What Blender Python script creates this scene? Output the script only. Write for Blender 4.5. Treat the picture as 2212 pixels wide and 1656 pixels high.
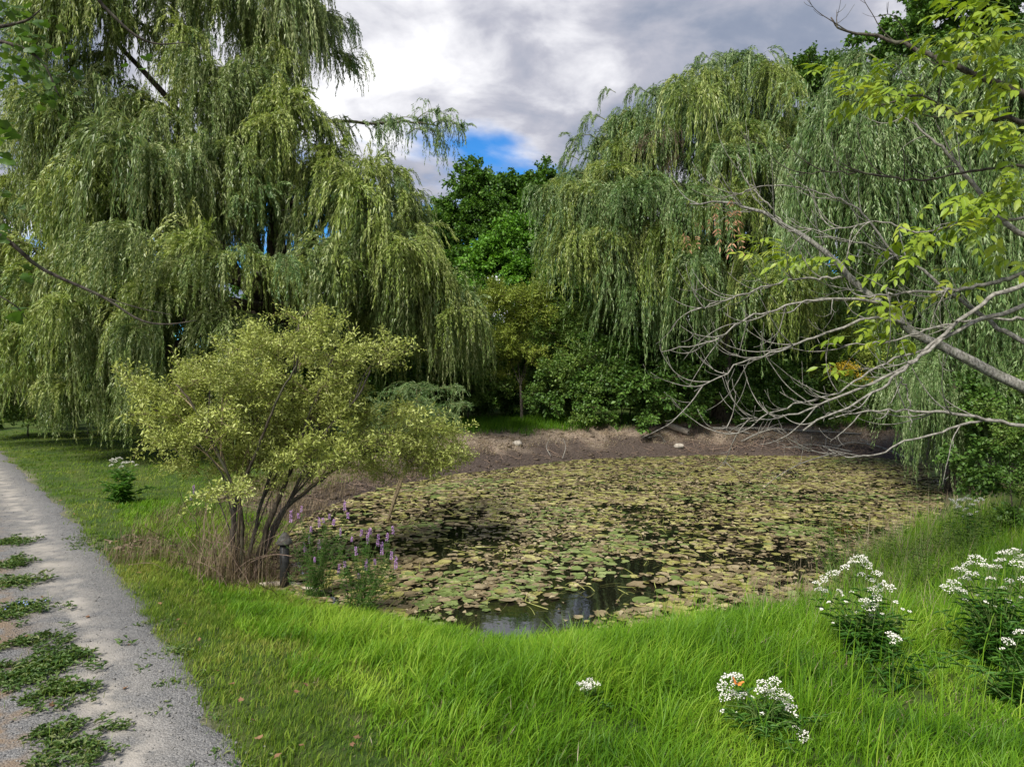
import bpy, math
import numpy as np
from mathutils import Vector, Matrix

RNG = np.random.default_rng(7)
sc = bpy.context.scene
for o in list(bpy.data.objects):
    bpy.data.objects.remove(o)
COL = sc.collection

# ------------------------------------------------------------------ camera
CAMZ, FPX, HOR, CX = 3.0, 1494.0, 800.0, 1106.0      # photo measured on a 2212 px wide copy
cam = bpy.data.cameras.new('camera')
cam.sensor_width = 36.0
cam.lens = 36.0 * FPX / 2212.0
cam.shift_y = -(828.0 - HOR) / 2212.0
cam.clip_start = 0.05
cam.clip_end = 4000.0
camo = bpy.data.objects.new('camera', cam)
camo.location = (0, 0, CAMZ)
camo.rotation_euler = (math.radians(90), 0, 0)
COL.objects.link(camo)
sc.camera = camo

# ------------------------------------------------------------------ world, sun, exposure
SUN_EL, SUN_AZ = math.radians(47), math.radians(-146)   # azimuth clockwise from +Y
SKY_STRENGTH = 0.085
SUN_STRENGTH = 3.3
EXPOSURE = 1.12
CLX, CLY = 20.72, 4.25
world = bpy.data.worlds.new('World')
sc.world = world
world.use_nodes = True
nt = world.node_tree
nt.nodes.clear()


class NT:
    """tiny node-graph helper"""
    def __init__(s, tree): s.t = tree
    def n(s, kind, **kw):
        nd = s.t.nodes.new(kind)
        for k, v in kw.items(): setattr(nd, k, v)
        return nd
    def put(s, sock, v):
        if v is None: return
        if isinstance(v, bpy.types.NodeSocket): s.t.links.new(v, sock)
        else: sock.default_value = v
    def math(s, op, a, b=None, c=None, clamp=False):
        nd = s.n('ShaderNodeMath', operation=op, use_clamp=clamp)
        for i, v in enumerate((a, b, c)): s.put(nd.inputs[i], v)
        return nd.outputs[0]
    def vmath(s, op, a, b=None, out=0):
        nd = s.n('ShaderNodeVectorMath', operation=op)
        s.put(nd.inputs[0], a); s.put(nd.inputs[1], b)
        return nd.outputs[out]
    def noise(s, vec, scale, detail=4.0, rough=0.55, dist=0.0, out='Fac'):
        nd = s.n('ShaderNodeTexNoise')
        s.put(nd.inputs['Vector'], vec)
        nd.inputs['Scale'].default_value = scale
        nd.inputs['Detail'].default_value = detail
        nd.inputs['Roughness'].default_value = rough
        nd.inputs['Distortion'].default_value = dist
        return nd.outputs[out]
    def ramp(s, fac, stops, interp='LINEAR'):
        nd = s.n('ShaderNodeValToRGB')
        cr = nd.color_ramp
        cr.interpolation = interp
        while len(cr.elements) < len(stops): cr.elements.new(0.5)
        for e, (p, c) in zip(cr.elements, stops):
            e.position = p
            e.color = (c[0], c[1], c[2], 1.0) if hasattr(c, '__len__') else (c, c, c, 1.0)
        s.put(nd.inputs['Fac'], fac)
        return nd.outputs['Color']
    def mix(s, fac, a, b, mode='MIX'):
        nd = s.n('ShaderNodeMix', data_type='RGBA', blend_type=mode)
        s.put(nd.inputs[0], fac)
        s.put(nd.inputs[6], a if not isinstance(a, tuple) else (*a[:3], 1.0))
        s.put(nd.inputs[7], b if not isinstance(b, tuple) else (*b[:3], 1.0))
        return nd.outputs[2]
    def maprange(s, v, a, b, c=0.0, d=1.0, interp='SMOOTHSTEP'):
        nd = s.n('ShaderNodeMapRange', interpolation_type=interp)
        for i, q in enumerate((v, a, b, c, d)): s.put(nd.inputs[i], q)
        return nd.outputs[0]


w = NT(nt)
sky = w.n('ShaderNodeTexSky', sky_type='NISHITA')
sky.sun_disc = False
sky.sun_elevation = SUN_EL
sky.sun_rotation = SUN_AZ
sky.altitude = 100.0
sky.air_density = 1.0
sky.dust_density = 0.3
sky.ozone_density = 2.5
tc = w.n('ShaderNodeTexCoord')
sep = w.n('ShaderNodeSeparateXYZ')
nt.links.new(tc.outputs['Generated'], sep.inputs[0])
zz = w.math('ADD', w.math('MAXIMUM', sep.outputs[2], 0.0), 0.20)
px_ = w.math('DIVIDE', sep.outputs[0], zz)
py_ = w.math('DIVIDE', sep.outputs[1], zz)
cmb = w.n('ShaderNodeCombineXYZ')
w.put(cmb.inputs[0], px_); w.put(cmb.inputs[1], py_)
cpl = w.vmath('ADD', cmb.outputs[0], (CLX, CLY, 0.0))      # cloud-deck coordinates
big = w.noise(cpl, 0.8, 10.0, 0.5, 0.3)
cover = w.maprange(big, 0.385, 0.46)
lump = w.noise(w.vmath('ADD', cpl, (11.0, 4.0, 2.0)), 1.25, 10.0, 0.5, 0.25)
fine = w.noise(w.vmath('ADD', cpl, (5.0, 9.0, 6.0)), 4.5, 8.0, 0.55, 0.3)
thick = w.math('ADD', w.math('MULTIPLY', lump, 0.68), w.math('MULTIPLY', fine, 0.32))
cloud = w.ramp(thick, [(0.30, (0.9, 1.2, 1.9)), (0.425, (1.7, 1.95, 2.55)), (0.495, (2.9, 2.95, 3.4)), (0.555, (4.9, 4.9, 5.15)), (0.63, (7.2, 7.2, 7.2))])
skyc = w.mix(1.0, sky.outputs[0], (0.22, 0.64, 1.0), 'MULTIPLY')
bgcol = w.mix(cover, skyc, cloud)
bg = w.n('ShaderNodeBackground')
w.put(bg.inputs['Color'], bgcol)
bg.inputs['Strength'].default_value = SKY_STRENGTH
wo = w.n('ShaderNodeOutputWorld')
nt.links.new(bg.outputs[0], wo.inputs[0])

sun = bpy.data.lights.new('sun', 'SUN')
sun.energy = SUN_STRENGTH
sun.angle = math.radians(16)
sun.color = (1.0, 0.95, 0.86)
suno = bpy.data.objects.new('sun', sun)
sd = Vector((math.cos(SUN_EL) * math.sin(SUN_AZ), math.cos(SUN_EL) * math.cos(SUN_AZ), math.sin(SUN_EL)))
suno.rotation_euler = sd.to_track_quat('Z', 'Y').to_euler()
suno.location = (-20, -20, 40)
COL.objects.link(suno)
sc.view_settings.view_transform = 'Standard'
sc.view_settings.look = 'None'
sc.view_settings.exposure = EXPOSURE
sc.view_settings.gamma = 1.0
sc.view_settings.use_curve_mapping = False
sc.render.engine = 'CYCLES'
sc.cycles.max_bounces = 5
sc.cycles.diffuse_bounces = 3
sc.cycles.glossy_bounces = 2
sc.cycles.transmission_bounces = 3


# ------------------------------------------------------------------ helpers
def P(x, y, d):
    """point seen at (x, y) of the 2212-px copy at depth d metres"""
    return np.array([(x - CX) / FPX * d, d, CAMZ + (HOR - y) / FPX * d])


def unit(v):
    v = np.asarray(v, float)
    return v / np.maximum(np.linalg.norm(v, axis=-1, keepdims=True), 1e-9)


def rvec(n, rng=None):
    return unit((rng or RNG).normal(size=(n, 3)))


def smooth(a, b, x):
    t = np.clip((np.asarray(x, float) - a) / (b - a), 0, 1)
    return t * t * (3 - 2 * t)


_LAT = np.random.default_rng(3).random((256, 256))


def vnoise(x, y, s=1.0, o=0.0):
    x = np.asarray(x) * s + 57.3 + o; y = np.asarray(y) * s + 91.7 + o * 1.7
    xi = np.floor(x).astype(int); yi = np.floor(y).astype(int)
    fx = x - xi; fy = y - yi
    fx = fx * fx * (3 - 2 * fx); fy = fy * fy * (3 - 2 * fy)
    a = _LAT[xi & 255, yi & 255]; b = _LAT[(xi + 1) & 255, yi & 255]
    c = _LAT[xi & 255, (yi + 1) & 255]; d = _LAT[(xi + 1) & 255, (yi + 1) & 255]
    return (a * (1 - fx) + b * fx) * (1 - fy) + (c * (1 - fx) + d * fx) * fy


def fbm(x, y, s=1.0, o=0.0):
    return (vnoise(x, y, s, o) + 0.5 * vnoise(x, y, s * 2.1, o + 9) + 0.25 * vnoise(x, y, s * 4.3, o + 21)) / 1.75


class MB:
    """collects triangles with a per-vertex tint and a material slot"""
    def __init__(s): s.v = []; s.f = []; s.t = []; s.m = []; s.n = 0
    def add(s, v, f, tint=0.5, mat=0):
        v = np.asarray(v, float).reshape(-1, 3); f = np.asarray(f, int).reshape(-1, 3)
        s.v.append(v); s.f.append(f + s.n); s.n += len(v)
        s.t.append(np.broadcast_to(np.asarray(tint, float), (len(v),)))
        s.m.append(np.full(len(f), mat))
    def mesh(s, name, mats, smooth_shade=False):
        v = np.concatenate(s.v); f = np.concatenate(s.f); t = np.concatenate(s.t); m = np.concatenate(s.m)
        me = bpy.data.meshes.new(name)
        me.vertices.add(len(v)); me.vertices.foreach_set('co', v.astype(np.float32).ravel())
        me.loops.add(len(f) * 3); me.loops.foreach_set('vertex_index', f.astype(np.int32).ravel())
        me.polygons.add(len(f))
        me.polygons.foreach_set('loop_start', np.arange(0, len(f) * 3, 3, dtype=np.int32))
        me.polygons.foreach_set('material_index', m.astype(np.int32))
        if smooth_shade: me.polygons.foreach_set('use_smooth', np.ones(len(f), bool))
        at = me.attributes.new('tint', 'FLOAT', 'POINT')
        at.data.foreach_set('value', t.astype(np.float32))
        for q in (mats if isinstance(mats, (list, tuple)) else [mats]): me.materials.append(q)
        me.update(calc_edges=True)
        return me
    def leaves(s, p, d, nrm, L, W, tint=0.5, mat=0, fold=0.12, wide=0.45, droop=0.0):
        """one folded diamond (2 triangles) per leaf"""
        n = len(p); d = unit(d); side = unit(np.cross(d, nrm)); up = np.cross(side, d)
        L = np.broadcast_to(L, (n,))[:, None]; W = np.broadcast_to(W, (n,))[:, None]
        mid = p + d * L * wide + up * W * fold * 2
        tip = p + d * L - up * L * droop
        v = np.stack([p, mid - side * W / 2, tip, mid + side * W / 2], 1).reshape(-1, 3)
        b = (np.arange(n) * 4)[:, None]
        f = np.concatenate([b + [0, 2, 1], b + [0, 3, 2]], 1).reshape(-1, 3)
        s.add(v, f, np.repeat(np.broadcast_to(tint, (n,)), 4), mat)
    def tris(s, p, d, nrm, L, W, tint=0.5, mat=0):
        """one slender triangle per leaf, for far crowns"""
        n = len(p); d = unit(d); side = unit(np.cross(d, nrm))
        L = np.broadcast_to(L, (n,))[:, None]; W = np.broadcast_to(W, (n,))[:, None]
        v = np.stack([p + d * L * .3 - side * W / 2, p + d * L * .3 + side * W / 2, p + d * L], 1)
        v[:, 0] -= d * L * .15
        s.add(v.reshape(-1, 3), np.arange(n * 3).reshape(-1, 3), np.repeat(np.broadcast_to(tint, (n,)), 3), mat)
    def blades(s, p, d, L, W, lean, tint, mat=0, segs=3):
        """grass blades: bent strips; d = horizontal lean direction, lean = bend amount"""
        n = len(p); d = unit(d); side = np.stack([-d[:, 1], d[:, 0], np.zeros(n)], 1)
        tw = RNG.uniform(-1.2, 1.2, n)
        side = side * np.cos(tw)[:, None] + d * np.sin(tw)[:, None]
        L = np.broadcast_to(L, (n,)); W = np.broadcast_to(W, (n,)); lean = np.broadcast_to(lean, (n,))
        rows = []
        for k in range(segs + 1):
            t = k / segs
            a = lean * t * 0.85
            # arc: integrate a bend that grows along the blade
            hx = L * (np.sin(a) * t * 0.75); hz = L * t * np.cos(a * 0.8)
            c = p + d * hx[:, None] + np.array([0, 0, 1.0]) * hz[:, None]
            wk = W * (1 - t) ** 0.6 * (0.75 + 0.5 * t)
            if k < segs: rows += [c - side * wk[:, None] / 2, c + side * wk[:, None] / 2]
            else: rows += [c]
        v = np.stack(rows, 1); nv = v.shape[1]
        fl = []
        for k in range(segs - 1):
            a = 2 * k; fl += [[a, a + 1, a + 3], [a, a + 3, a + 2]]
        a = 2 * (segs - 1); fl += [[a, a + 1, a + 2]]
        f = ((np.arange(n) * nv)[:, None, None] + np.array(fl)[None]).reshape(-1, 3)
        s.add(v.reshape(-1, 3), f, np.repeat(tint, nv), mat)
    def tube(s, pts, rad, sides=6, tint=0.5, mat=0):
        pts = np.asarray(pts, float); n = len(pts); rad = np.broadcast_to(rad, (n,))
        tg = unit(np.gradient(pts, axis=0))
        ref = np.array([0.31, 0.17, 0.93]) if abs(tg[0, 2]) < 0.9 else np.array([0.9, 0.3, 0.1])
        a = unit(np.cross(tg, ref)); b = np.cross(tg, a)
        an = np.arange(sides) * 2 * np.pi / sides
        ring = pts[:, None] + rad[:, None, None] * (np.cos(an)[None, :, None] * a[:, None] + np.sin(an)[None, :, None] * b[:, None])
        v = np.concatenate([ring.reshape(-1, 3), pts[:1], pts[-1:]])
        f = []
        for i in range(n - 1):
            for j in range(sides):
                j2 = (j + 1) % sides
                q = (i * sides + j, i * sides + j2, (i + 1) * sides + j2, (i + 1) * sides + j)
                f += [(q[0], q[1], q[2]), (q[0], q[2], q[3])]
        e0 = n * sides; e1 = e0 + 1
        for j in range(sides):
            j2 = (j + 1) % sides
            f += [(j2, j, e0), ((n - 1) * sides + j, (n - 1) * sides + j2, e1)]
        s.add(v, f, tint, mat)


def spline(pts, n=20):
    """Catmull-Rom through pts"""
    p = np.asarray(pts, float)
    p = np.vstack([2 * p[0] - p[1], p, 2 * p[-1] - p[-2]])
    m = len(p) - 3
    out = []
    for u in np.linspace(0, m - 1e-6, n):
        i = int(u); t = u - i
        a, b, c, d = p[i:i + 4]
        out.append(0.5 * (2 * b + (c - a) * t + (2 * a - 5 * b + 4 * c - d) * t * t + (3 * b - a - 3 * c + d) * t ** 3))
    return np.array(out)


def link(name, data, parent=None, loc=None):
    o = bpy.data.objects.new(name, data)
    COL.objects.link(o)
    if parent is not None: o.parent = parent
    if loc is not None: o.location = loc
    return o


def tag(o, label=None, cat=None, group=None, kind=None):
    if label: o['label'] = label
    if cat: o['category'] = cat
    if group: o['group'] = group
    if kind: o['kind'] = kind
    return o


def thing(name, label, cat, loc=(0, 0, 0), group=None):
    return tag(link(name, None, None, tuple(loc)), label, cat, group)


def place(name, me, parent, loc, yaw=0.0, tilt=(0.0, 0.0), scale=1.0, root=None):
    """a part at a world location; parent is the thing, or a part of it that sits at the thing's origin (then root = the thing)"""
    o = bpy.data.objects.new(name, me)
    COL.objects.link(o)
    o.parent = parent
    o.location = Vector(loc) - (root or parent).location
    o.rotation_euler = (tilt[0], tilt[1], yaw)
    o.scale = (scale, scale, scale) if not hasattr(scale, '__len__') else scale
    return o


def rel(pts, root):
    return np.asarray(pts, float) - np.array(root.location)


# ------------------------------------------------------------------ materials
def newmat(name):
    m = bpy.data.materials.new(name)
    m.use_nodes = True
    m.node_tree.nodes.clear()
    h = NT(m.node_tree)
    out = h.n('ShaderNodeOutputMaterial')
    return m, h, out


def attr(h, name='tint'):
    return h.n('ShaderNodeAttribute', attribute_name=name).outputs['Fac']


def leafmat(name, c0, c1, c2, trans=0.35, rough=0.5, spread=0.16, spec=0.35):
    """leaf with per-leaf tint, per-branch variation and translucency"""
    m, h, out = newmat(name)
    oi = h.n('ShaderNodeObjectInfo')
    fac = h.math('ADD', attr(h), h.math('MULTIPLY', h.math('SUBTRACT', oi.outputs['Random'], 0.5), spread), clamp=True)
    col = h.ramp(fac, [(0.0, c0), (0.5, c1), (1.0, c2)])
    b = h.n('ShaderNodeBsdfPrincipled')
    h.put(b.inputs['Base Color'], col)
    b.inputs['Roughness'].default_value = rough
    b.inputs['Specular IOR Level'].default_value = spec
    t = h.n('ShaderNodeBsdfTranslucent')
    h.put(t.inputs['Color'], h.mix(1.0, col, (1.0, 1.0, 0.55), 'MULTIPLY'))
    mx = h.n('ShaderNodeMixShader')
    mx.inputs[0].default_value = trans
    h.t.links.new(b.outputs[0], mx.inputs[1]); h.t.links.new(t.outputs[0], mx.inputs[2])
    h.t.links.new(mx.outputs[0], out.inputs[0])
    return m


def barkmat(name, c0, c1, scale=14.0, bump=0.5, stretch=0.35):
    m, h, out = newmat(name)
    tcn = h.n('ShaderNodeTexCoord')
    mp = h.n('ShaderNodeMapping')
    mp.inputs['Scale'].default_value = (1, 1, stretch)
    h.put(mp.inputs['Vector'], tcn.outputs['Object'])
    n1 = h.noise(mp.outputs[0], scale, 6.0, 0.65)
    n2 = h.noise(mp.outputs[0], scale * 0.2, 3.0)
    col = h.mix(h.maprange(n1, 0.35, 0.65), c0, c1)
    col = h.mix(h.maprange(n2, 0.45, 0.7, 0, 0.5), col, (0.09, 0.1, 0.06))
    b = h.n('ShaderNodeBsdfPrincipled')
    h.put(b.inputs['Base Color'], col)
    b.inputs['Roughness'].default_value = 0.9
    b.inputs['Specular IOR Level'].default_value = 0.15
    bp = h.n('ShaderNodeBump')
    bp.inputs['Strength'].default_value = bump
    bp.inputs['Distance'].default_value = 0.03
    h.put(bp.inputs['Height'], n1)
    h.t.links.new(bp.outputs[0], b.inputs['Normal'])
    h.t.links.new(b.outputs[0], out.inputs[0])
    return m


def plainmat(name, c0, c1, rough=0.7, scale=30.0, bump=0.2, spec=0.3, usetint=False):
    m, h, out = newmat(name)
    tcn = h.n('ShaderNodeTexCoord')
    n1 = h.noise(tcn.outputs['Object'], scale, 5.0, 0.6)
    f = h.maprange(n1, 0.3, 0.7)
    if usetint: f = h.math('ADD', h.math('MULTIPLY', f, 0.4), h.math('MULTIPLY', attr(h), 0.6))
    b = h.n('ShaderNodeBsdfPrincipled')
    h.put(b.inputs['Base Color'], h.mix(f, c0, c1))
    b.inputs['Roughness'].default_value = rough
    b.inputs['Specular IOR Level'].default_value = spec
    bp = h.n('ShaderNodeBump')
    bp.inputs['Strength'].default_value = bump
    bp.inputs['Distance'].default_value = 0.02
    h.put(bp.inputs['Height'], n1)
    h.t.links.new(bp.outputs[0], b.inputs['Normal'])
    h.t.links.new(b.outputs[0], out.inputs[0])
    return m


M_WILLOW = leafmat('willow_leaf', (0.05, 0.098, 0.018), (0.175, 0.24, 0.062), (0.42, 0.46, 0.22), 0.30, 0.42, 0.22)
M_WILLOW_Y = leafmat('willow_leaf_yellowish', (0.08, 0.135, 0.018), (0.235, 0.31, 0.06), (0.46, 0.50, 0.19), 0.34, 0.42, 0.22)
M_WILLOW_B = leafmat('willow_leaf_bluish', (0.042, 0.10, 0.022), (0.145, 0.235, 0.07), (0.36, 0.44, 0.22), 0.30, 0.42, 0.22)
M_MAPLE = leafmat('maple_leaf', (0.03, 0.08, 0.01), (0.075, 0.17, 0.018), (0.16, 0.28, 0.04), 0.35)
M_MAPLE_B = leafmat('bright_maple_leaf', (0.05, 0.14, 0.01), (0.11, 0.26, 0.02), (0.19, 0.36, 0.045), 0.35)
M_DARK = leafmat('shade_leaf', (0.028, 0.075, 0.011), (0.075, 0.155, 0.023), (0.16, 0.265, 0.05), 0.3)
M_SHRUB = leafmat('shrub_leaf', (0.045, 0.095, 0.014), (0.115, 0.20, 0.03), (0.23, 0.31, 0.075), 0.33)
M_YSHRUB = leafmat('yellowish_shrub_leaf', (0.10, 0.155, 0.018), (0.24, 0.31, 0.04), (0.40, 0.45, 0.10), 0.33)
M_BUSH = leafmat('bush_leaf', (0.15, 0.19, 0.035), (0.36, 0.41, 0.10), (0.56, 0.60, 0.25), 0.32, 0.55, 0.3, 0.2)
M_ASH = leafmat('ash_leaf', (0.10, 0.18, 0.010), (0.24, 0.34, 0.028), (0.42, 0.46, 0.07), 0.42, 0.42)
M_LEFT = leafmat('overhang_leaf', (0.03, 0.075, 0.010), (0.07, 0.14, 0.018), (0.16, 0.22, 0.04), 0.4)
M_GRASS = leafmat('tall_grass_blade', (0.035, 0.11, 0.005), (0.125, 0.265, 0.010), (0.34, 0.47, 0.05), 0.42, 0.5, 0.0, 0.22)
M_LAWN = leafmat('short_grass_blade', (0.06, 0.125, 0.010), (0.155, 0.245, 0.022), (0.34, 0.33, 0.08), 0.35, 0.6, 0.0, 0.2)
M_DRYG = leafmat('dry_grass_blade', (0.12, 0.088, 0.052), (0.25, 0.20, 0.125), (0.42, 0.37, 0.26), 0.25, 0.7, 0.0, 0.15)
M_WEED = leafmat('weed_leaf', (0.03, 0.07, 0.012), (0.075, 0.14, 0.025), (0.20, 0.23, 0.09), 0.3, 0.5)
M_HERB = leafmat('herb_leaf', (0.025, 0.085, 0.012), (0.06, 0.16, 0.02), (0.13, 0.25, 0.04), 0.35, 0.5)
M_DEADLEAF = leafmat('dead_leaf', (0.10, 0.05, 0.025), (0.24, 0.13, 0.07), (0.42, 0.27, 0.16), 0.3, 0.7)
M_DEADTWIG = plainmat('dead_twig', (0.10, 0.065, 0.045), (0.22, 0.16, 0.12), 0.9, 20)
M_BARK = barkmat('willow_bark', (0.022, 0.018, 0.013), (0.085, 0.07, 0.05))
M_BARK_G = barkmat('ash_bark', (0.075, 0.072, 0.062), (0.26, 0.25, 0.225), 40.0, 0.6)
M_BARK_D = barkmat('dark_branch_bark', (0.03, 0.026, 0.022), (0.10, 0.085, 0.07), 30.0)
M_TWIG = plainmat('twig_bark', (0.12, 0.09, 0.05), (0.24, 0.19, 0.11), 0.85, 20)
M_TWIG_P = plainmat('pale_twig_bark', (0.09, 0.083, 0.07), (0.27, 0.255, 0.22), 0.85, 25)
M_STRAND = plainmat('willow_strand', (0.07, 0.09, 0.025), (0.16, 0.17, 0.06), 0.7, 20)
M_STEM = plainmat('green_stem', (0.06, 0.11, 0.025), (0.14, 0.20, 0.05), 0.6, 20)
M_WHITE = plainmat('white_petal', (0.60, 0.58, 0.49), (0.80, 0.78, 0.71), 0.8, 60, 0.1, 0.1)
M_PURPLE = plainmat('purple_petal', (0.33, 0.17, 0.38), (0.52, 0.33, 0.56), 0.7, 60, 0.1, 0.1)
M_YELLOW = plainmat('yellow_petal', (0.50, 0.32, 0.02), (0.68, 0.48, 0.05), 0.7, 60, 0.1, 0.1)
M_STONE = plainmat('stone', (0.20, 0.18, 0.15), (0.42, 0.38, 0.32), 0.85, 9.0, 0.5, 0.2)
M_GRAVEL = plainmat('gravel_stone', (0.06, 0.058, 0.055), (0.28, 0.27, 0.25), 0.85, 3.0, 0.2, 0.2, True)

# ------------------------------------------------------------------ the lie of the land
WATER = -0.45
_pond = [(-3.9, 11.0), (-2.9, 10.1), (-1.75, 9.5), (-0.9, 9.0), (0.0, 8.75), (1.1, 8.85), (2.2, 9.35), (3.5, 9.8), (4.8, 10.2),
         (5.8, 11.3), (7.2, 12.9), (9.8, 15.9), (12.6, 20.0), (14.6, 23.5), (15.6, 26.0), (14.0, 27.6), (11.0, 28.0), (8.0, 28.2), (5.4, 27.8),
         (3.2, 27.0), (1.5, 26.0), (0.0, 24.6), (-1.7, 23.2), (-2.8, 22.0), (-4.0, 20.0), (-4.7, 17.6), (-4.9, 15.0), (-4.7, 13.0)]
_pp = np.array(_pond + _pond[:1])
POND = []
for i in range(len(_pond)):
    a, b, c, d = [np.array(_pond[(i + k) % len(_pond)]) for k in (-1, 0, 1, 2)]
    for t in (0.0, 0.34, 0.67):
        POND.append(0.5 * (2 * b + (c - a) * t + (2 * a - 5 * b + 4 * c - d) * t * t + (3 * b - a - 3 * c + d) * t ** 3))
POND = np.array(POND)


def pond_sd(x, y):
    """signed distance to the pond edge, negative inside"""
    x = np.asarray(x, float).ravel(); y = np.asarray(y, float).ravel()
    best = np.full(len(x), 1e9); ins = np.zeros(len(x), bool)
    n = len(POND)
    for i in range(n):
        ax, ay = POND[i]; bx, by = POND[(i + 1) % n]
        ex, ey = bx - ax, by - ay
        t = np.clip(((x - ax) * ex + (y - ay) * ey) / (ex * ex + ey * ey), 0, 1)
        best = np.minimum(best, (x - ax - t * ex) ** 2 + (y - ay - t * ey) ** 2)
        c = (ay > y) != (by > y)
        with np.errstate(divide='ignore', invalid='ignore'):
            xi = ex * (y - ay) / (ey if ey != 0 else 1e-9) + ax
        ins ^= c & (x < xi)
    dd = np.sqrt(best)
    return np.where(ins, -dd, dd)


_EY = np.array([-40, 2, 5.24, 6.6, 9.15, 12.1, 17.2, 25.6, 45, 80, 300])
_EX = np.array([24, -0.4, -1.97, -2.98, -4.94, -7.35, -11.6, -18.95, -36, -66, -255])


def path_s(x, y):
    """metres to the right of the path's right-hand edge"""
    return (np.asarray(x) - np.interp(y, _EY, _EX)) * 0.74


PATHW = 2.9


def ground_z(x, y):
    x = np.asarray(x, float); y = np.asarray(y, float); shp = x.shape
    sdv = pond_sd(x, y).reshape(shp)
    far = smooth(17, 25, y) * smooth(-6, -2, x)
    top = 0.02 + far * 0.56 + 0.05 * far * (fbm(x, y, 0.35) - .5)
    wid = 2.6 + far * 0.2
    rise = WATER + (top - WATER) * smooth(-0.15, 1.0, sdv / wid)
    z = np.where(sdv > 0, rise + 0.006, WATER + 0.02 + np.maximum(sdv * 0.28, -0.5))
    ps = path_s(x, y)
    onp = smooth(0.5, 0.0, ps) * smooth(-PATHW - 0.5, -PATHW, ps)
    z = z + (fbm(x, y, 0.8, 4) - .5) * 0.09 * (1 - onp) * smooth(0.0, 1.0, sdv) + (fbm(x, y, 2.6, 8) - .5) * 0.2 * far * smooth(0, .5, sdv)
    z = z + smooth(34, 90, y) * 1.6 + smooth(58, 125, y) * 5.5                                   # the land climbs gently behind the pond
    return z


def gz(x, y):
    return float(ground_z(np.array([x]), np.array([y]))[0])


def axis(lo, hi, step, out):
    a = list(np.arange(lo, hi + 1e-6, step)); s = step
    while a[-1] < out: s *= 1.35; a.append(a[-1] + s)
    s = step
    while a[0] > -out: s *= 1.35; a.insert(0, a[0] - s)
    return np.array(a)


gx = axis(-22, 20, 0.19, 1500); gy = axis(3, 34, 0.19, 1500)
X, Y = np.meshgrid(gx, gy)
Z = ground_z(X, Y)
V = np.stack([X.ravel(), Y.ravel(), Z.ravel()], 1)
nx, ny = len(gx), len(gy)
ii = (np.arange(ny - 1)[:, None] * nx + np.arange(nx - 1)[None]).ravel()
F = np.concatenate([np.stack([ii, ii + 1, ii + nx + 1], 1), np.stack([ii, ii + nx + 1, ii + nx], 1)])
SD = pond_sd(V[:, 0], V[:, 1]); PS = path_s(V[:, 0], V[:, 1])
farm = smooth(17, 22, V[:, 1]) * smooth(-7, -3.5, V[:, 0])
leftm = smooth(-3.2, -4.4, V[:, 0]) * smooth(11.0, 12.0, V[:, 1]) * smooth(24, 21, V[:, 1])
nz = fbm(V[:, 0], V[:, 1], 1.1, 2) - .5
mud = np.clip(farm * smooth(3.1, 2.3, SD + nz * 1.6) + leftm * smooth(2.0, 0.8, SD + nz) + smooth(0.15, -0.1, SD), 0, 1)
mud = np.maximum(mud, smooth(8.8, 11.5, V[:, 0]) * smooth(5.5, 3.0, SD + nz * 2) * smooth(18, 22, V[:, 1]))
wet = smooth(1.6, 0.8, SD + nz * 1.3)
lawn = smooth(-0.25, 0.15, PS + nz * 0.5)
mb = MB(); mb.add(V, F)

m, h, out = newmat('earth_and_turf')
geo = h.n('ShaderNodeNewGeometry')
pos = geo.outputs['Position']
n_a = h.noise(pos, 1.3, 5.0); n_b = h.noise(pos, 24.0, 6.0, 0.7); n_c = h.noise(pos, 90.0, 4.0, 0.7)
turf = h.mix(h.maprange(n_a, 0.35, 0.65), (0.035, 0.075, 0.010), (0.075, 0.105, 0.018))
turf = h.mix(h.maprange(n_b, 0.5, 0.72, 0, 0.7), turf, (0.10, 0.085, 0.035))
dry = h.mix(h.maprange(n_b, 0.36, 0.58), (0.085, 0.062, 0.046), (0.34, 0.27, 0.20))
dry = h.mix(h.maprange(n_c, 0.55, 0.7, 0, 0.5), dry, (0.45, 0.38, 0.30))
wetc = h.mix(h.maprange(n_b, 0.38, 0.62), (0.03, 0.022, 0.018), (0.11, 0.083, 0.068))
wetc = h.mix(h.maprange(n_c, 0.58, 0.68, 0, 0.65), wetc, (0.30, 0.25, 0.20))
mudc = h.mix(attr(h, 'wet'), dry, wetc)
dirt = h.mix(h.maprange(n_b, 0.3, 0.7), (0.20, 0.165, 0.12), (0.30, 0.27, 0.22))
base = h.mix(attr(h, 'lawn'), dirt, turf)
col = h.mix(attr(h, 'mud'), base, mudc)
b = h.n('ShaderNodeBsdfPrincipled')
h.put(b.inputs['Base Color'], col)
h.put(b.inputs['Roughness'], h.math('SUBTRACT', 0.95, h.math('MULTIPLY', h.math('MULTIPLY', attr(h, 'wet'), attr(h, 'mud')), 0.35)))
b.inputs['Specular IOR Level'].default_value = 0.25
bp = h.n('ShaderNodeBump'); bp.inputs['Strength'].default_value = 0.9; bp.inputs['Distance'].default_value = 0.05
h.put(bp.inputs['Height'], h.math('ADD', n_b, h.math('MULTIPLY', n_c, 0.4)))
h.t.links.new(bp.outputs[0], b.inputs['Normal'])
h.t.links.new(b.outputs[0], out.inputs[0])
gme = mb.mesh('ground', m, True)
for nm, arr in (('mud', mud), ('wet', wet), ('lawn', lawn)):
    a_ = gme.attributes.new(nm, 'FLOAT', 'POINT'); a_.data.foreach_set('value', arr.astype(np.float32))
tag(link('ground', gme), kind='structure')

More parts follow.
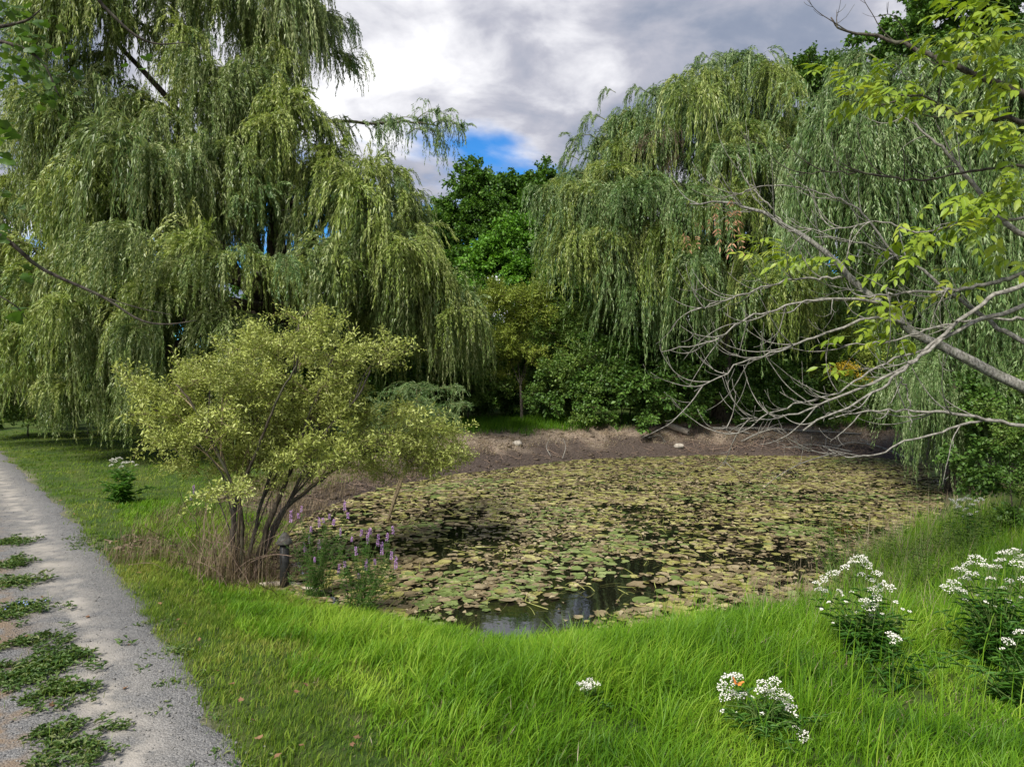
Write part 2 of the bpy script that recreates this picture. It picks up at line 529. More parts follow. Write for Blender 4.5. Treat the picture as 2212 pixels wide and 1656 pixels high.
# ------------------------------------------------------------------ gravel path
m, h, out = newmat('gravel')
geo = h.n('ShaderNodeNewGeometry'); pos = geo.outputs['Position']
vor = h.n('ShaderNodeTexVoronoi'); h.put(vor.inputs['Vector'], pos); vor.inputs['Scale'].default_value = 62.0
vor2 = h.n('ShaderNodeTexVoronoi'); h.put(vor2.inputs['Vector'], pos); vor2.inputs['Scale'].default_value = 140.0
stone = h.ramp(vor.outputs['Color'], [(0.0, (0.055, 0.056, 0.06)), (0.5, (0.13, 0.13, 0.13)), (1.0, (0.27, 0.265, 0.255))])
stone2 = h.ramp(vor2.outputs['Color'], [(0.0, (0.08, 0.08, 0.08)), (1.0, (0.22, 0.21, 0.195))])
nn = h.noise(pos, 3.0, 5.0, 0.6); nb = h.noise(pos, 0.9, 4.0)
fines = h.mix(h.maprange(nn, 0.3, 0.7), (0.24, 0.22, 0.185), (0.34, 0.31, 0.27))
tr = attr(h, 'track')
tr = h.math('MULTIPLY', tr, h.maprange(h.math('ADD', h.math('MULTIPLY', nn, 0.6), h.math('MULTIPLY', nb, 0.4)), 0.36, 0.58), clamp=True)
g = h.mix(0.4, stone, stone2)
g = h.mix(h.math('MULTIPLY', tr, 0.9), g, fines)
dr = h.math('MULTIPLY', attr(h, 'dirt'), h.maprange(nn, 0.42, 0.62))
g = h.mix(dr, g, (0.19, 0.135, 0.085))
b = h.n('ShaderNodeBsdfPrincipled'); h.put(b.inputs['Base Color'], g)
b.inputs['Roughness'].default_value = 0.92; b.inputs['Specular IOR Level'].default_value = 0.2
bp = h.n('ShaderNodeBump'); bp.inputs['Strength'].default_value = 0.8; bp.inputs['Distance'].default_value = 0.012
h.put(bp.inputs['Height'], h.math('SUBTRACT', h.math('MULTIPLY', nn, 0.6), h.math('MULTIPLY', vor.outputs['Distance'], h.math('SUBTRACT', 1.0, h.math('MULTIPLY', tr, 0.7)))))
h.t.links.new(bp.outputs[0], b.inputs['Normal']); h.t.links.new(b.outputs[0], out.inputs[0])
ys = np.concatenate([np.arange(-6, 30, 0.15), np.arange(30, 120, 1.5)])
us = np.linspace(0, 1, 28)
edge = np.interp(ys, _EY, _EX)
wob = (fbm(ys, ys * 0.3, 1.6, 3) - .5) * 0.5
wl = (fbm(ys, ys * 0.3, 1.3, 13) - .5) * 0.5
S = us[None] * (-(PATHW + wl[:, None])) + wob[:, None] * (1 - us[None])      # s coordinate
PX = edge[:, None] + S / 0.74; PY = np.repeat(ys[:, None], len(us), 1)
PZ = ground_z(PX, PY) + 0.012 + 0.035 * np.sin(np.clip(us, 0, 1) * np.pi)[None] ** 0.5 - 0.02 * np.exp(-((S + 0.75) / 0.3) ** 2) - 0.02 * np.exp(-((S + 2.2) / 0.3) ** 2)
PZ[:, 0] -= 0.03; PZ[:, -1] -= 0.03
mb = MB(); V = np.stack([PX.ravel(), PY.ravel(), PZ.ravel()], 1)
nu = len(us); ii = (np.arange(len(ys) - 1)[:, None] * nu + np.arange(nu - 1)[None]).ravel()
mb.add(V, np.concatenate([np.stack([ii, ii + nu, ii + nu + 1], 1), np.stack([ii, ii + nu + 1, ii + 1], 1)]))
pme = mb.mesh('path', m, True)
sv = S.ravel()
track = np.clip(np.exp(-((sv + 0.72) / 0.27) ** 2) + np.exp(-((sv + 2.3) / 0.27) ** 2), 0, 1)
dirt_ = np.clip(np.exp(-((sv + 1.5) / 0.33) ** 2) * 1.0 + smooth(-2.3, -2.8, sv), 0, 1)
for nm, arr in (('track', track), ('dirt', dirt_)):
    a_ = pme.attributes.new(nm, 'FLOAT', 'POINT'); a_.data.foreach_set('value', arr.astype(np.float32))
tag(link('path', pme), kind='structure')


def path_z(x, y):
    x = np.asarray(x, float); y = np.asarray(y, float)
    s_ = path_s(x, y); u = np.clip(-s_ / PATHW, 0, 1)
    return ground_z(x, y) + 0.012 + 0.035 * np.sin(u * np.pi) ** 0.5 - 0.02 * np.exp(-((s_ + 0.75) / 0.3) ** 2) - 0.02 * np.exp(-((s_ + 2.2) / 0.3) ** 2)


# loose stones on the path
n = 9000
yy = 3.5 + 16 * RNG.random(n) ** 1.8; ss = -PATHW * RNG.random(n) + 0.25 * (RNG.random(n) < .12)
keep = RNG.random(n) > 0.75 * np.exp(-((ss + 0.72) / 0.25) ** 2)
yy, ss = yy[keep], ss[keep]; n = len(yy)
xx = np.interp(yy, _EY, _EX) + ss / 0.74
r = RNG.uniform(0.005, 0.014, n) * (1 + (RNG.random(n) < .04) * 1.0)
oct_ = np.array([[1, 0, 0], [-1, 0, 0], [0, 1, 0], [0, -1, 0], [0, 0, .7], [0, 0, -.5]], float)
of = np.array([[0, 2, 4], [2, 1, 4], [1, 3, 4], [3, 0, 4], [2, 0, 5], [1, 2, 5], [3, 1, 5], [0, 3, 5]])
v = oct_[None] * r[:, None, None] * RNG.uniform(0.6, 1.3, (n, 6, 1)) + np.stack([xx, yy, path_z(xx, yy) + r * 0.2], 1)[:, None]
mb = MB(); mb.add(v.reshape(-1, 3), (np.arange(n)[:, None, None] * 6 + of[None]).reshape(-1, 3), np.repeat(RNG.random(n), 6))
tag(link('loose_gravel', mb.mesh('loose_gravel', M_GRAVEL)), 'loose grey gravel stones scattered on the path', 'gravel', kind='stuff')

# ------------------------------------------------------------------ pond water
m, h, out = newmat('pond_water')
geo = h.n('ShaderNodeNewGeometry')
b = h.n('ShaderNodeBsdfPrincipled')
b.inputs['Base Color'].default_value = (0.008, 0.008, 0.005, 1)
b.inputs['Roughness'].default_value = 0.03
b.inputs['IOR'].default_value = 2.8
b.inputs['Specular IOR Level'].default_value = 0.5
bp = h.n('ShaderNodeBump'); bp.inputs['Strength'].default_value = 0.06; bp.inputs['Distance'].default_value = 0.02
h.put(bp.inputs['Height'], h.noise(geo.outputs['Position'], 5.0, 3.0))
h.t.links.new(bp.outputs[0], b.inputs['Normal']); h.t.links.new(b.outputs[0], out.inputs[0])
cen = np.array([4.5, 18.5])
ring = POND + unit(POND - cen) * 0.35
mb = MB(); nr = len(ring)
mb.add(np.vstack([np.c_[ring, np.full(nr, WATER)], [[cen[0], cen[1], WATER]]]), [(i, (i + 1) % nr, nr) for i in range(nr)])
tag(link('water', mb.mesh('water', m)), kind='structure')


# ------------------------------------------------------------------ plant part libraries
def grow(start, vel, length, n, grav=0.16, curl=0.0, rng=RNG):
    """curves that start along vel and sag under gravity: (S, n+1, 3) points, (S, n+1, 3) tangents"""
    p = np.asarray(start, float).copy(); v = unit(vel); ds = (np.asarray(length) / n)[:, None]
    pts = [p.copy()]; tg = [v.copy()]
    for k in range(n):
        v = unit(v + np.array([0, 0, -1.0]) * grav * ds / 0.08 + rng.normal(size=v.shape) * curl)
        p = p + v * ds
        pts.append(p.copy()); tg.append(v.copy())
    return np.stack(pts, 1), np.stack(tg, 1)


def ribbons(mb, pts, w, mat, tint=0.5):
    """thin strips along curves"""
    S, n, _ = pts.shape
    tg = np.gradient(pts, axis=1)
    side = unit(np.cross(tg, rvec(S)[:, None] + 0 * tg)) * w / 2
    v = np.stack([pts - side, pts + side], 2).reshape(-1, 3)
    i0 = (np.arange(S)[:, None] * n + np.arange(n - 1)[None]).ravel() * 2
    mb.add(v, np.concatenate([np.stack([i0, i0 + 1, i0 + 3], 1), np.stack([i0, i0 + 3, i0 + 2], 1)]), tint, mat)


def willow_branch(seed, reach, drop, nst, nleaf, L, W, leafm, twigm=None, bare=0.0):
    rng = np.random.default_rng(seed)
    mb = MB()
    main = spline([(0, 0, 0), (reach * .35, rng.normal() * .08, reach * .22), (reach * .75, rng.normal() * .15, reach * .18), (reach * 1.05, rng.normal() * .2, -reach * .12)], 12)
    mb.tube(main, np.linspace(0.03, 0.006, 12), 4, 0.5, 1)
    starts = []; vels = []
    for k in range(int(nst * 0.16)):
        t = rng.uniform(0.15, 1.0) * 10.99; i = int(t)
        p = main[i] + (main[i + 1] - main[i]) * (t - i)
        a = rng.normal() * 0.9
        starts.append(p); vels.append((math.cos(a), math.sin(a), rng.uniform(-0.1, 0.7)))
    for q in range(7):
        i = rng.integers(2, 11); sgn = 1 if q % 2 else -1
        a = sgn * rng.uniform(0.5, 1.4)
        ln = reach * rng.uniform(0.3, 0.6)
        d = np.array([math.cos(a), math.sin(a), rng.uniform(0.1, 0.6)])
        tw, tt = grow(main[i][None], d[None], np.array([ln]), 6, 0.05, 0.05, rng)
        mb.tube(tw[0], np.linspace(0.011, 0.004, 7), 3, 0.5, 1)
        for k in range(max(1, int(nst * 0.2 / 7 + .5))):
            j = rng.integers(1, 7)
            starts.append(tw[0, j]); vels.append(unit(tt[0, j] + rng.normal(size=3) * 0.45))
    rope = 3
    starts = np.repeat(np.array(starts), rope, 0) + rng.normal(size=(len(starts) * rope, 3)) * .05
    vels = np.repeat(np.array(vels), rope, 0) + rng.normal(size=(len(starts), 3)) * .10; S = len(starts)
    lrope = np.repeat(rng.uniform(0.18, 1.0, S // rope), rope) * rng.uniform(.65, 1.05, S)
    ln = drop * lrope
    pts, tg = grow(starts, vels, ln, nleaf, 0.19, 0.04, rng)
    sk = pts[:, ::4]
    ribbons(mb, sk, 0.005, 1)
    p = pts[:, 1:].reshape(-1, 3); t = tg[:, 1:].reshape(-1, 3)
    p = p + (rng.random((len(p), 1)) - .5) * t * (drop / nleaf)
    d = t * 0.9 + rvec(len(p), rng) * 0.52 + np.array([0, 0, -0.15])
    tint = np.clip(np.repeat(np.repeat(rng.normal(0.45, 0.17, S // rope), rope), nleaf) + rng.normal(0, 0.2, len(p)), 0, 1)
    if bare: k = rng.random(len(p)) > bare; p, d, tint = p[k], d[k], tint[k]
    sz = rng.uniform(0.7, 1.25, len(p))
    mb.tris(p, d, rvec(len(p), rng), L * sz, W * sz, tint)
    return mb.mesh('drooping_branch', [leafm, twigm or M_STRAND])


def leafy_branch(seed, nl, rad, L, W, leafm, flat=0.7, twigs=9, up=0.7, hang=0.25, wide=0.45, twr=0.012):
    """a bough of leaves spread about its twigs; grows along +x from the origin"""
    rng = np.random.default_rng(seed); mb = MB()
    P_, D_ = [], []
    main = spline([(0, 0, 0), (rad * .5, 0, rad * .12), (rad * 1.2, rng.normal() * rad * .15, rad * .12)], 8)
    mb.tube(main, np.linspace(twr, twr * .3, 8), 4, 0.5, 1)
    tips = []
    for k in range(twigs):
        i = rng.integers(1, 8)
        d = unit(np.array([rng.uniform(0.1, 1), rng.normal() * 0.9, rng.normal() * flat * 0.9 + .15]))
        tw, tt = grow(main[i][None], d[None], np.array([rad * rng.uniform(0.45, 1.0)]), 6, 0.012, 0.09, rng)
        mb.tube(tw[0], np.linspace(twr * .45, twr * .15, 7), 3, 0.5, 1)
        tips.append((tw[0], tt[0]))
    tips.append((main[1:], unit(np.gradient(main, axis=0))[1:]))
    per = nl // len(tips)
    for tw, tt in tips:
        u = rng.uniform(0.15, 1.0, per) ** 0.8 * (len(tw) - 1.001); i = u.astype(int)
        p = tw[i] + (tw[i + 1] - tw[i]) * (u - i)[:, None] + rng.normal(size=(per, 3)) * rad * 0.09
        d = tt[i] * 0.5 + rvec(per, rng) * 0.8 + np.array([0, 0, -hang])
        P_.append(p); D_.append(d)
    p = np.concatenate(P_); d = np.concatenate(D_); nn_ = len(p)
    nrm = unit(rvec(nn_, rng) * 0.75 + np.array([0, 0, up]))
    sz = rng.uniform(0.7, 1.25, nn_)
    mb.leaves(p, d, nrm, L * sz, W * sz, np.clip(rng.normal(0.45, 0.2, nn_), 0, 1), 0, 0.1, wide, 0.12)
    return mb.mesh('leafy_branch', [leafm, M_TWIG])


def limb_mesh(pts, r0, r1, name='limb', mat=None, sides=8, n=16):
    p = spline(pts, n)
    k = np.linspace(0, 1, n)
    p[1:-1] += RNG.normal(size=(n - 2, 3)) * r0 * 0.22
    mb = MB(); mb.tube(p, r0 + (r1 - r0) * k ** 0.8, sides)
    return mb.mesh(name, mat or M_BARK, True)


def root_flare(pts, r, mat, name='trunk', n=18, sides=12):
    p = spline(pts, n)
    k = np.linspace(0, 1, n)
    rad = r * (1 - 0.5 * k) * (1 + 0.7 * np.exp(-k * 14))
    mb = MB(); mb.tube(p, rad * (1 + RNG.normal(size=n) * 0.04), sides)
    return mb.mesh(name, mat, True)


def willow(label, base, fork, lobes, variants, trunk_r, extra=(), name='willow_tree', sparse=None):
    """lobes: (x, y, depth, rx_px, ry_px, r_depth_m, count, scale)"""
    t = thing(name, label, 'willow tree', base)
    link('trunk', root_flare(rel([base - np.array([0, 0, .15]), base + (fork - base) * .5 + RNG.normal(size=3) * .1, fork], t), trunk_r, M_BARK), t)
    for (x, y, d, rx, ry, rd, cnt, scl) in lobes:
        c = P(x, y, d) + RNG.normal(size=3) * np.array([.25, .5, .45]); rx_ = rx * d / FPX; ry_ = ry * d / FPX
        s0 = fork - (fork - base) * RNG.uniform(0, .25)
        mid = s0 * .5 + c * .5 + np.array([0, 0, .12 * np.linalg.norm(c - s0)])
        top = c + np.array([0, 0, ry_ * .35])
        lm = link('limb', limb_mesh(rel([s0, mid, c, top], t), trunk_r * .42, 0.04), t)
        for k in range(cnt):
            u = rvec(1)[0]
            if u[2] < -0.35: u[2] = -u[2]
            if u[1] > 0.25 and RNG.random() < 0.55: u[1] = -u[1]
            rad = RNG.uniform(0.35, 1.0) ** 0.6
            p = c + u * np.array([rx_, rd, ry_]) * rad
            yaw = math.atan2(u[1] * rd, u[0] * rx_) + RNG.normal() * .5
            s = scl * RNG.uniform(0.75, 1.2)
            room = p[2] - gz(p[0], p[1]) - 0.15
            v = variants[RNG.integers(len(variants))]
            sz = min(s * RNG.choice([.8, 1.0, 1.3, 1.7]), max(0.3, room / (3.0 if variants is not WLONG else 4.0)))
            if RNG.random() < .14 and sparse:
                p = c + u * np.array([rx_, rd, ry_]) * RNG.uniform(1.0, 1.3); v = sparse[RNG.integers(len(sparse))]; s = sz = .8 * min(s, max(.4, room / 2.4))
            place('drooping_branch', v, lm, p, yaw, (RNG.normal() * .08, RNG.normal() * .10), (s, s, sz), t)
    C_ = np.array([P(l[0], l[1], l[2]) for l in lobes])
    for k in range(int(len(lobes) * 3.6)):
        i = RNG.integers(len(C_)); dd_ = np.linalg.norm(C_ - C_[i], axis=1); j = np.argsort(dd_)[RNG.integers(1, 4)]
        p = C_[i] + (C_[j] - C_[i]) * RNG.uniform(.25, .75) + RNG.normal(size=3) * np.array([.7, .6, .6]) + np.array([0, -.8, .4])
        qx, qy = CX + p[0] / p[1] * FPX, HOR - (p[2] - CAMZ) / p[1] * FPX
        if 545 < qx < 770 and 400 < qy < 740 or 520 < qx < 590 and qy < 200 or qx < 70 and qy < 420: continue
        sc_ = lobes[i][7] * RNG.uniform(.7, 1.1); room = p[2] - gz(p[0], p[1]) - .15
        place('drooping_branch', variants[RNG.integers(len(variants))], t, p, RNG.uniform(-PI, 0) if RNG.random() < .7 else RNG.uniform(0, PI), (RNG.normal() * .08, RNG.normal() * .1), (sc_, sc_, min(sc_ * RNG.uniform(.9, 1.9), max(.3, room / 3.0))))
    for (x, y, d, yaw, s) in extra:
        place('drooping_branch', variants[RNG.integers(len(variants))], t, P(x, y, d), yaw, (0, RNG.normal() * .1), s)
    return t


WB = [willow_branch(100 + i, 1.3, 3.0, 64, 54, 0.15, 0.036, M_WILLOW) for i in range(5)] + \
     [willow_branch(120 + i, 1.4, 2.2, 64, 44, 0.15, 0.036, M_WILLOW_Y) for i in range(3)]
WBG = [willow_branch(140 + i, 1.4, 3.0, 64, 54, 0.15, 0.036, M_WILLOW_B) for i in range(4)] + \
      [willow_branch(160 + i, 1.4, 2.4, 64, 46, 0.15, 0.036, M_WILLOW_Y) for i in range(3)]
WSPARSE = [willow_branch(180 + i, 1.1, 2.4, 24, 44, 0.15, 0.036, M_WILLOW_B, None, 0.2) for i in range(3)]
WLONG = [willow_branch(200 + i, 1.0, 4.0, 60, 74, 0.14, 0.030, M_WILLOW_B) for i in range(4)]
WDEAD = [willow_branch(220 + i, 1.2, 2.2, 60, 30, 0.10, 0.012, M_DEADTWIG, M_DEADTWIG, 0.75) for i in range(2)]

PI = math.pi
# big willow on the left bank
bL = np.array([-9.3, 27.0, gz(-9.3, 27.0)])
fL = P(585, 640, 27.0)
PI = math.pi
wl_ = willow('tallest weeping willow, standing by the grass beside the gravel path', bL, fL, [
    (250, 90, 28, 130, 150, 3.0, 24, 1.15), (410, 60, 28, 75, 160, 3.0, 20, 1.1), (390, 240, 26, 160, 150, 2.5, 24, 1.1),
    (640, 30, 28, 30, 90, 1.2, 12, .9), (665, 150, 28, 38, 80, 1.2, 9, .85), (610, 250, 28, 45, 70, 1.5, 6, .9), (230, 330, 27.5, 110, 110, 2.5, 15, 1.1),
    (130, 470, 28.0, 90, 90, 2.0, 13, 1.0), (400, 440, 25, 190, 110, 2.5, 22, 1.15), (560, 360, 27, 90, 90, 2.0, 10, 1.0),
    (740, 450, 27.5, 90, 60, 2.0, 12, 1.0), (815, 480, 26.5, 60, 60, 1.6, 13, 1.1), (820, 590, 26.0, 70, 60, 1.6, 11, 1.0), (945, 650, 26, 42, 35, 1.2, 11, .9),
    (550, 560, 22.5, 90, 50, 1.3, 13, 0.9), (330, 600, 22.8, 80, 60, 1.5, 13, 1.0), (400, 720, 22.0, 120, 60, 1.3, 14, .95), (300, 790, 22.5, 90, 40, 1.2, 12, .9),
    (120, 640, 25.5, 110, 80, 1.8, 16, 1.1), (200, 760, 23.5, 80, 50, 1.2, 10, 1.0), (20, 720, 27, 60, 70, 1.6, 7, 1.0), (870, 700, 27.0, 70, 40, 1.6, 10, .9), (790, 720, 27.5, 60, 40, 1.6, 6, .9), (270, 850, 23.0, 70, 20, 1.0, 9, .75), (330, 890, 22.5, 50, 20, .8, 7, .6), (120, 800, 26, 70, 30, 1.2, 9, .8), (30, 800, 29, 60, 30, 1.2, 7, .8), (470, 400, 29.5, 150, 60, 1.2, 14, 1.2), (330, 480, 29.5, 120, 60, 1.2, 9, 1.2)],
    WB, 0.48, sparse=WSPARSE)
for (x, y, d, yaw, s) in [(705, 50, 28, 0, .9), (715, 120, 28, 0.2, .7), (800, 268, 27.6, 0.2, .8), (850, 262, 27.5, .4, .9), (900, 258, 27.4, -.3, .9), (930, 270, 27.4, 0, .9), (955, 278, 27.3, 0, .7),
                          (830, 275, 27.2, -.6, .9), (880, 290, 27.2, 0, 1.0), (760, 275, 27.3, 0, .9), (40, 300, 28, PI, .9), (30, 420, 28, PI, .9), (60, 180, 28.5, PI, .9), (20, 520, 28, PI, .9), (500, 30, 28, 0, .9), (520, 110, 28, 0, .8), (505, 190, 28, 0, .8)]:
    place('drooping_branch', WSPARSE[RNG.integers(3)], wl_, P(x, y, d), yaw, (0, .05), s)
link('limb', limb_mesh(rel([P(590, 480, 27.2), P(640, 290, 27.3), P(720, 262, 27.4), P(800, 268, 27.4), P(870, 262, 27.4), P(945, 272, 27.3)], wl_), .10, .03, n=22), wl_)
link('limb', limb_mesh(rel([P(590, 470, 26.4), P(620, 445, 25.8), P(660, 430, 25.4), P(740, 440, 25.3), P(820, 462, 25.2)], wl_), .13, .03, n=20), wl_)
link('limb', limb_mesh(rel([P(585, 640, 27), P(600, 520, 26.8), P(590, 380, 27.2), P(600, 240, 27.6), P(640, 100, 28)], wl_), .3, .06, n=20), wl_)
for pts in ([(600, 455), (650, 455), (690, 490), (715, 550), (735, 600), (740, 640)], [(620, 450), (622, 500), (618, 560)], [(780, 440), (800, 480), (850, 495), (880, 520)]):
    link('bare_twig', limb_mesh(rel([P(x, y, 25.0 - i * .05) for i, (x, y) in enumerate(pts)], wl_), .022, .008, 'bare_twig', M_TWIG_P, 5, 14), wl_)

# right-hand willow on the far bank
bR = np.array([9.6, 31.5, gz(9.6, 31.5)])
fR = P(1570, 560, 31.5)
wr_ = willow('round-topped weeping willow on the far bank above the brown mud', bR, fR, [
    (1570, 200, 31, 65, 65, 1.8, 20, .9), (1450, 290, 31, 80, 60, 2.0, 18, 1.0), (1385, 330, 31, 40, 50, 1.6, 11, 1.0), (1680, 310, 31, 80, 55, 2.0, 16, .95), (1540, 330, 30, 110, 60, 2.0, 15, 1.0),
    (1265, 450, 31, 32, 40, 1.4, 12, .9), (1245, 540, 30.5, 36, 45, 1.4, 11, .95), (1345, 450, 30, 70, 70, 1.8, 14, 1.05), (1320, 560, 30.5, 70, 60, 1.6, 12, 1.0), (1430, 480, 29.5, 70, 60, 1.6, 12, 1.0), (1420, 600, 30.5, 70, 60, 1.6, 10, 1.0),
    (1720, 420, 30.5, 60, 60, 1.8, 12, 1.0), (1480, 615, 27.5, 55, 30, 1.2, 11, .85), (1560, 625, 27.5, 55, 35, 1.2, 11, .85), (1640, 680, 27.5, 45, 40, 1.1, 8, .85), (1640, 560, 31, 80, 60, 1.6, 11, 1.0), (1560, 500, 31.5, 90, 60, 1.2, 9, 1.0)],
    WBG, 0.42, sparse=WSPARSE)
for (x, y, d, yaw, s) in [(1330, 200, 31, PI, .5), (1400, 200, 31, PI, .7), (1310, 260, 31, PI, .8), (1290, 300, 31, PI, .9), (1250, 345, 31, PI, .6), (1240, 380, 31, PI, .6), (1620, 140, 31, 0, .6), (1650, 180, 31, 0, .7), (1470, 190, 31, PI, .7), (1540, 130, 31, PI, .6)]:
    place('drooping_branch', WSPARSE[RNG.integers(3)], wr_, P(x, y, d), yaw, (0, .05), s)
for (x, y, d, s) in [(1440, 320, 28.8, .95), (1470, 300, 28.8, .9), (1500, 350, 28.6, .8), (1690, 330, 29, .5)]:
    place('dead_branch', WDEAD[RNG.integers(2)], wr_, P(x, y, d), RNG.uniform(-PI, 0), (0, 0), s)
link('limb', limb_mesh(rel([P(1570, 540, 31), P(1545, 440, 30), P(1530, 405, 29.5), P(1490, 395, 29)], wr_), .26, .05, n=16), wr_)
link('limb', limb_mesh(rel([P(1570, 540, 31), P(1600, 420, 30.5), P(1640, 350, 30.2), P(1655, 300, 30)], wr_), .2, .05, n=16), wr_)

# willow hanging over the right end of the pond
bF = np.array([12.9, 19.6, gz(12.9, 19.6)])
fF = P(2062, 560, 19.9)
willow('weeping willow with long strands trailing down by the leaning grey branches', bF, fF, [
    (1880, 270, 20.5, 60, 45, 1.2, 10, 1.0), (1980, 255, 20.5, 80, 50, 1.6, 16, 1.0), (2100, 270, 20.5, 80, 60, 1.8, 14, 1.1), (2200, 180, 21, 80, 120, 1.8, 14, 1.1), (1840, 340, 20.5, 40, 60, 1.2, 9, 1.0),
    (1950, 400, 20, 90, 70, 1.4, 13, 1.0), (2080, 430, 19.5, 80, 80, 1.4, 12, 1.0), (2190, 430, 19.5, 70, 90, 1.4, 11, 1.0), (2060, 640, 19.8, 35, 80, 1.0, 9, .9), (2150, 650, 19.5, 60, 90, 1.2, 12, .95), (2090, 780, 19.4, 40, 50, .9, 8, .8), (2035, 800, 19.4, 22, 40, .7, 9, .8), (2120, 850, 19.0, 40, 30, .8, 8, .7), (2045, 900, 19.3, 20, 25, .6, 7, .55), (2200, 780, 19.0, 40, 50, .9, 8, .8),
    (2260, 600, 20, 60, 120, 1.4, 8, 1.0), (2170, 830, 19.3, 50, 40, .9, 7, .7)],
    WLONG, 0.36, sparse=WSPARSE)


# ------------------------------------------------------------------ broad-leaved trees behind
def broadleaf(name, label, cat, base, lobes, variants, trunk_r, cnt_scale=1.0, group=None, bark=None, part='leafy_branch', low=-0.5, forkf=0.45):
    """lobes: (centre, radii(3), count, scale)"""
    t = thing(name, label, cat, base, group)
    cs = np.array([l[0] for l in lobes]); top = cs.mean(0)
    fork = base + (top - base) * forkf
    link('trunk', root_flare(rel([base - np.array([0, 0, .12]), base * .5 + fork * .5, fork], t), trunk_r, bark or M_BARK, n=12, sides=8), t)
    for c, r, cnt, scl in lobes:
        c = np.asarray(c, float); r = np.asarray(r, float)
        lm = link('limb', limb_mesh(rel([fork, fork * .5 + c * .5 + np.array([0, 0, .1 * r[2]]), c + np.array([0, 0, r[2] * .5])], t), trunk_r * .45, trunk_r * .1, 'limb', bark, 6, 10), t)
        for k in range(int(cnt * cnt_scale)):
            u = rvec(1)[0]
            if u[2] < low: u[2] = -u[2]
            if u[1] > 0.35 and RNG.random() < .6: u[1] = -u[1]
            p = c + u * r * RNG.uniform(0.35, .95) ** .6
            s = scl * RNG.uniform(.75, 1.25)
            place(part, variants[RNG.integers(len(variants))], lm, p, math.atan2(u[1], u[0]) + RNG.normal() * .5, (RNG.normal() * .2, -math.asin(np.clip(u[2], -1, 1)) * .5 + RNG.normal() * .2), s, t)
    return t


def LB(x, y, d, rx, ry, rd, cnt, scl):
    return (P(x, y, d), (rx * d / FPX, rd, ry * d / FPX), cnt, scl)


VM = [leafy_branch(300 + i, 700, 1.5, 0.26, 0.2, M_MAPLE, 0.7, 12, .8, .3, .5, .03) for i in range(4)]
VMB = [leafy_branch(310 + i, 700, 1.4, 0.24, 0.18, M_MAPLE_B, 0.7, 12, .8, .3, .5, .03) for i in range(3)]
VD = [leafy_branch(320 + i, 700, 1.4, 0.24, 0.18, M_DARK, 0.7, 12, .8, .3, .5, .03) for i in range(3)]
VS = [leafy_branch(330 + i, 520, 0.8, 0.12, 0.075, M_SHRUB, 0.8, 12, .6, .15, .5, .014) for i in range(4)]
VSD = [leafy_branch(340 + i, 420, 0.8, 0.16, 0.11, M_DARK, 0.8, 12, .8, .25, .5, .014) for i in range(3)]
VSY = [leafy_branch(350 + i, 520, 0.8, 0.13, 0.05, M_YSHRUB, 0.9, 12, .5, .05, .5, .014) for i in range(3)]


def gb(x, d):
    X_ = (x - CX) / FPX * d
    return np.array([X_, d, gz(X_, d)])


broadleaf('maple_tree', 'tall green maple showing its crown against the sky between the willows', 'tree', gb(1060, 110), [LB(1050, 440, 110, 45, 45, 4.5, 18, 1.75), LB(1020, 510, 110, 50, 60, 4.5, 18, 1.75), LB(1090, 500, 110, 50, 55, 4.5, 16, 1.75), LB(1060, 600, 108, 60, 60, 4.5, 16, 1.8)], VM, .45)
broadleaf('maple_tree', 'darker maple peeping out beside the round-topped willow', 'tree', gb(1160, 114), [LB(1145, 450, 114, 40, 45, 4.5, 16, 1.75), LB(1180, 440, 114, 40, 50, 4.5, 14, 1.75), LB(1160, 540, 112, 60, 60, 4.5, 14, 1.75)], VM + VD[:1], .45)
broadleaf('bright_tree', 'small bright green tree below the tall maple between the willows', 'tree', gb(1105, 52), [LB(1110, 555, 52, 48, 38, 2, 16, .95), LB(1080, 600, 51, 45, 40, 2, 12, .95), LB(1130, 630, 51, 50, 50, 2, 12, .95)], VMB, .22)
broadleaf('distant_tree', 'dull green tree left of the tall maple, half hidden by willow strands', 'tree', gb(955, 110), [LB(955, 530, 110, 40, 45, 4.5, 15, 1.7), LB(930, 590, 110, 50, 60, 4.5, 13, 1.7), LB(985, 600, 108, 40, 60, 4.5, 13, 1.7)], VM[:2] + VD[:1], .4)
broadleaf('oak_tree', 'tall dark broad-leaved tree rising above the yellow-green ash leaves', 'tree', gb(2040, 42), [LB(2060, 30, 42, 70, 70, 2.5, 18, 1.0), LB(1970, 110, 42, 55, 50, 2.5, 16, 1.0), LB(2120, 140, 42, 80, 90, 2.5, 14, 1.0), LB(2160, -60, 42, 90, 90, 2.5, 12, 1.0), LB(2050, 330, 42, 100, 120, 2.5, 14, 1.1)], VM[:2] + VD[:2], .4)
broadleaf('oak_tree', 'dark tree whose sprays stick up between the two right-hand willows', 'tree', gb(1760, 44), [LB(1725, 210, 44, 32, 40, 2, 11, .8), LB(1800, 215, 44, 30, 36, 2, 9, .8), LB(1760, 330, 44, 70, 80, 2.5, 14, 1.0), LB(1770, 480, 44, 70, 90, 2.5, 14, 1.0)], VM[:1] + VD[:2], .35)
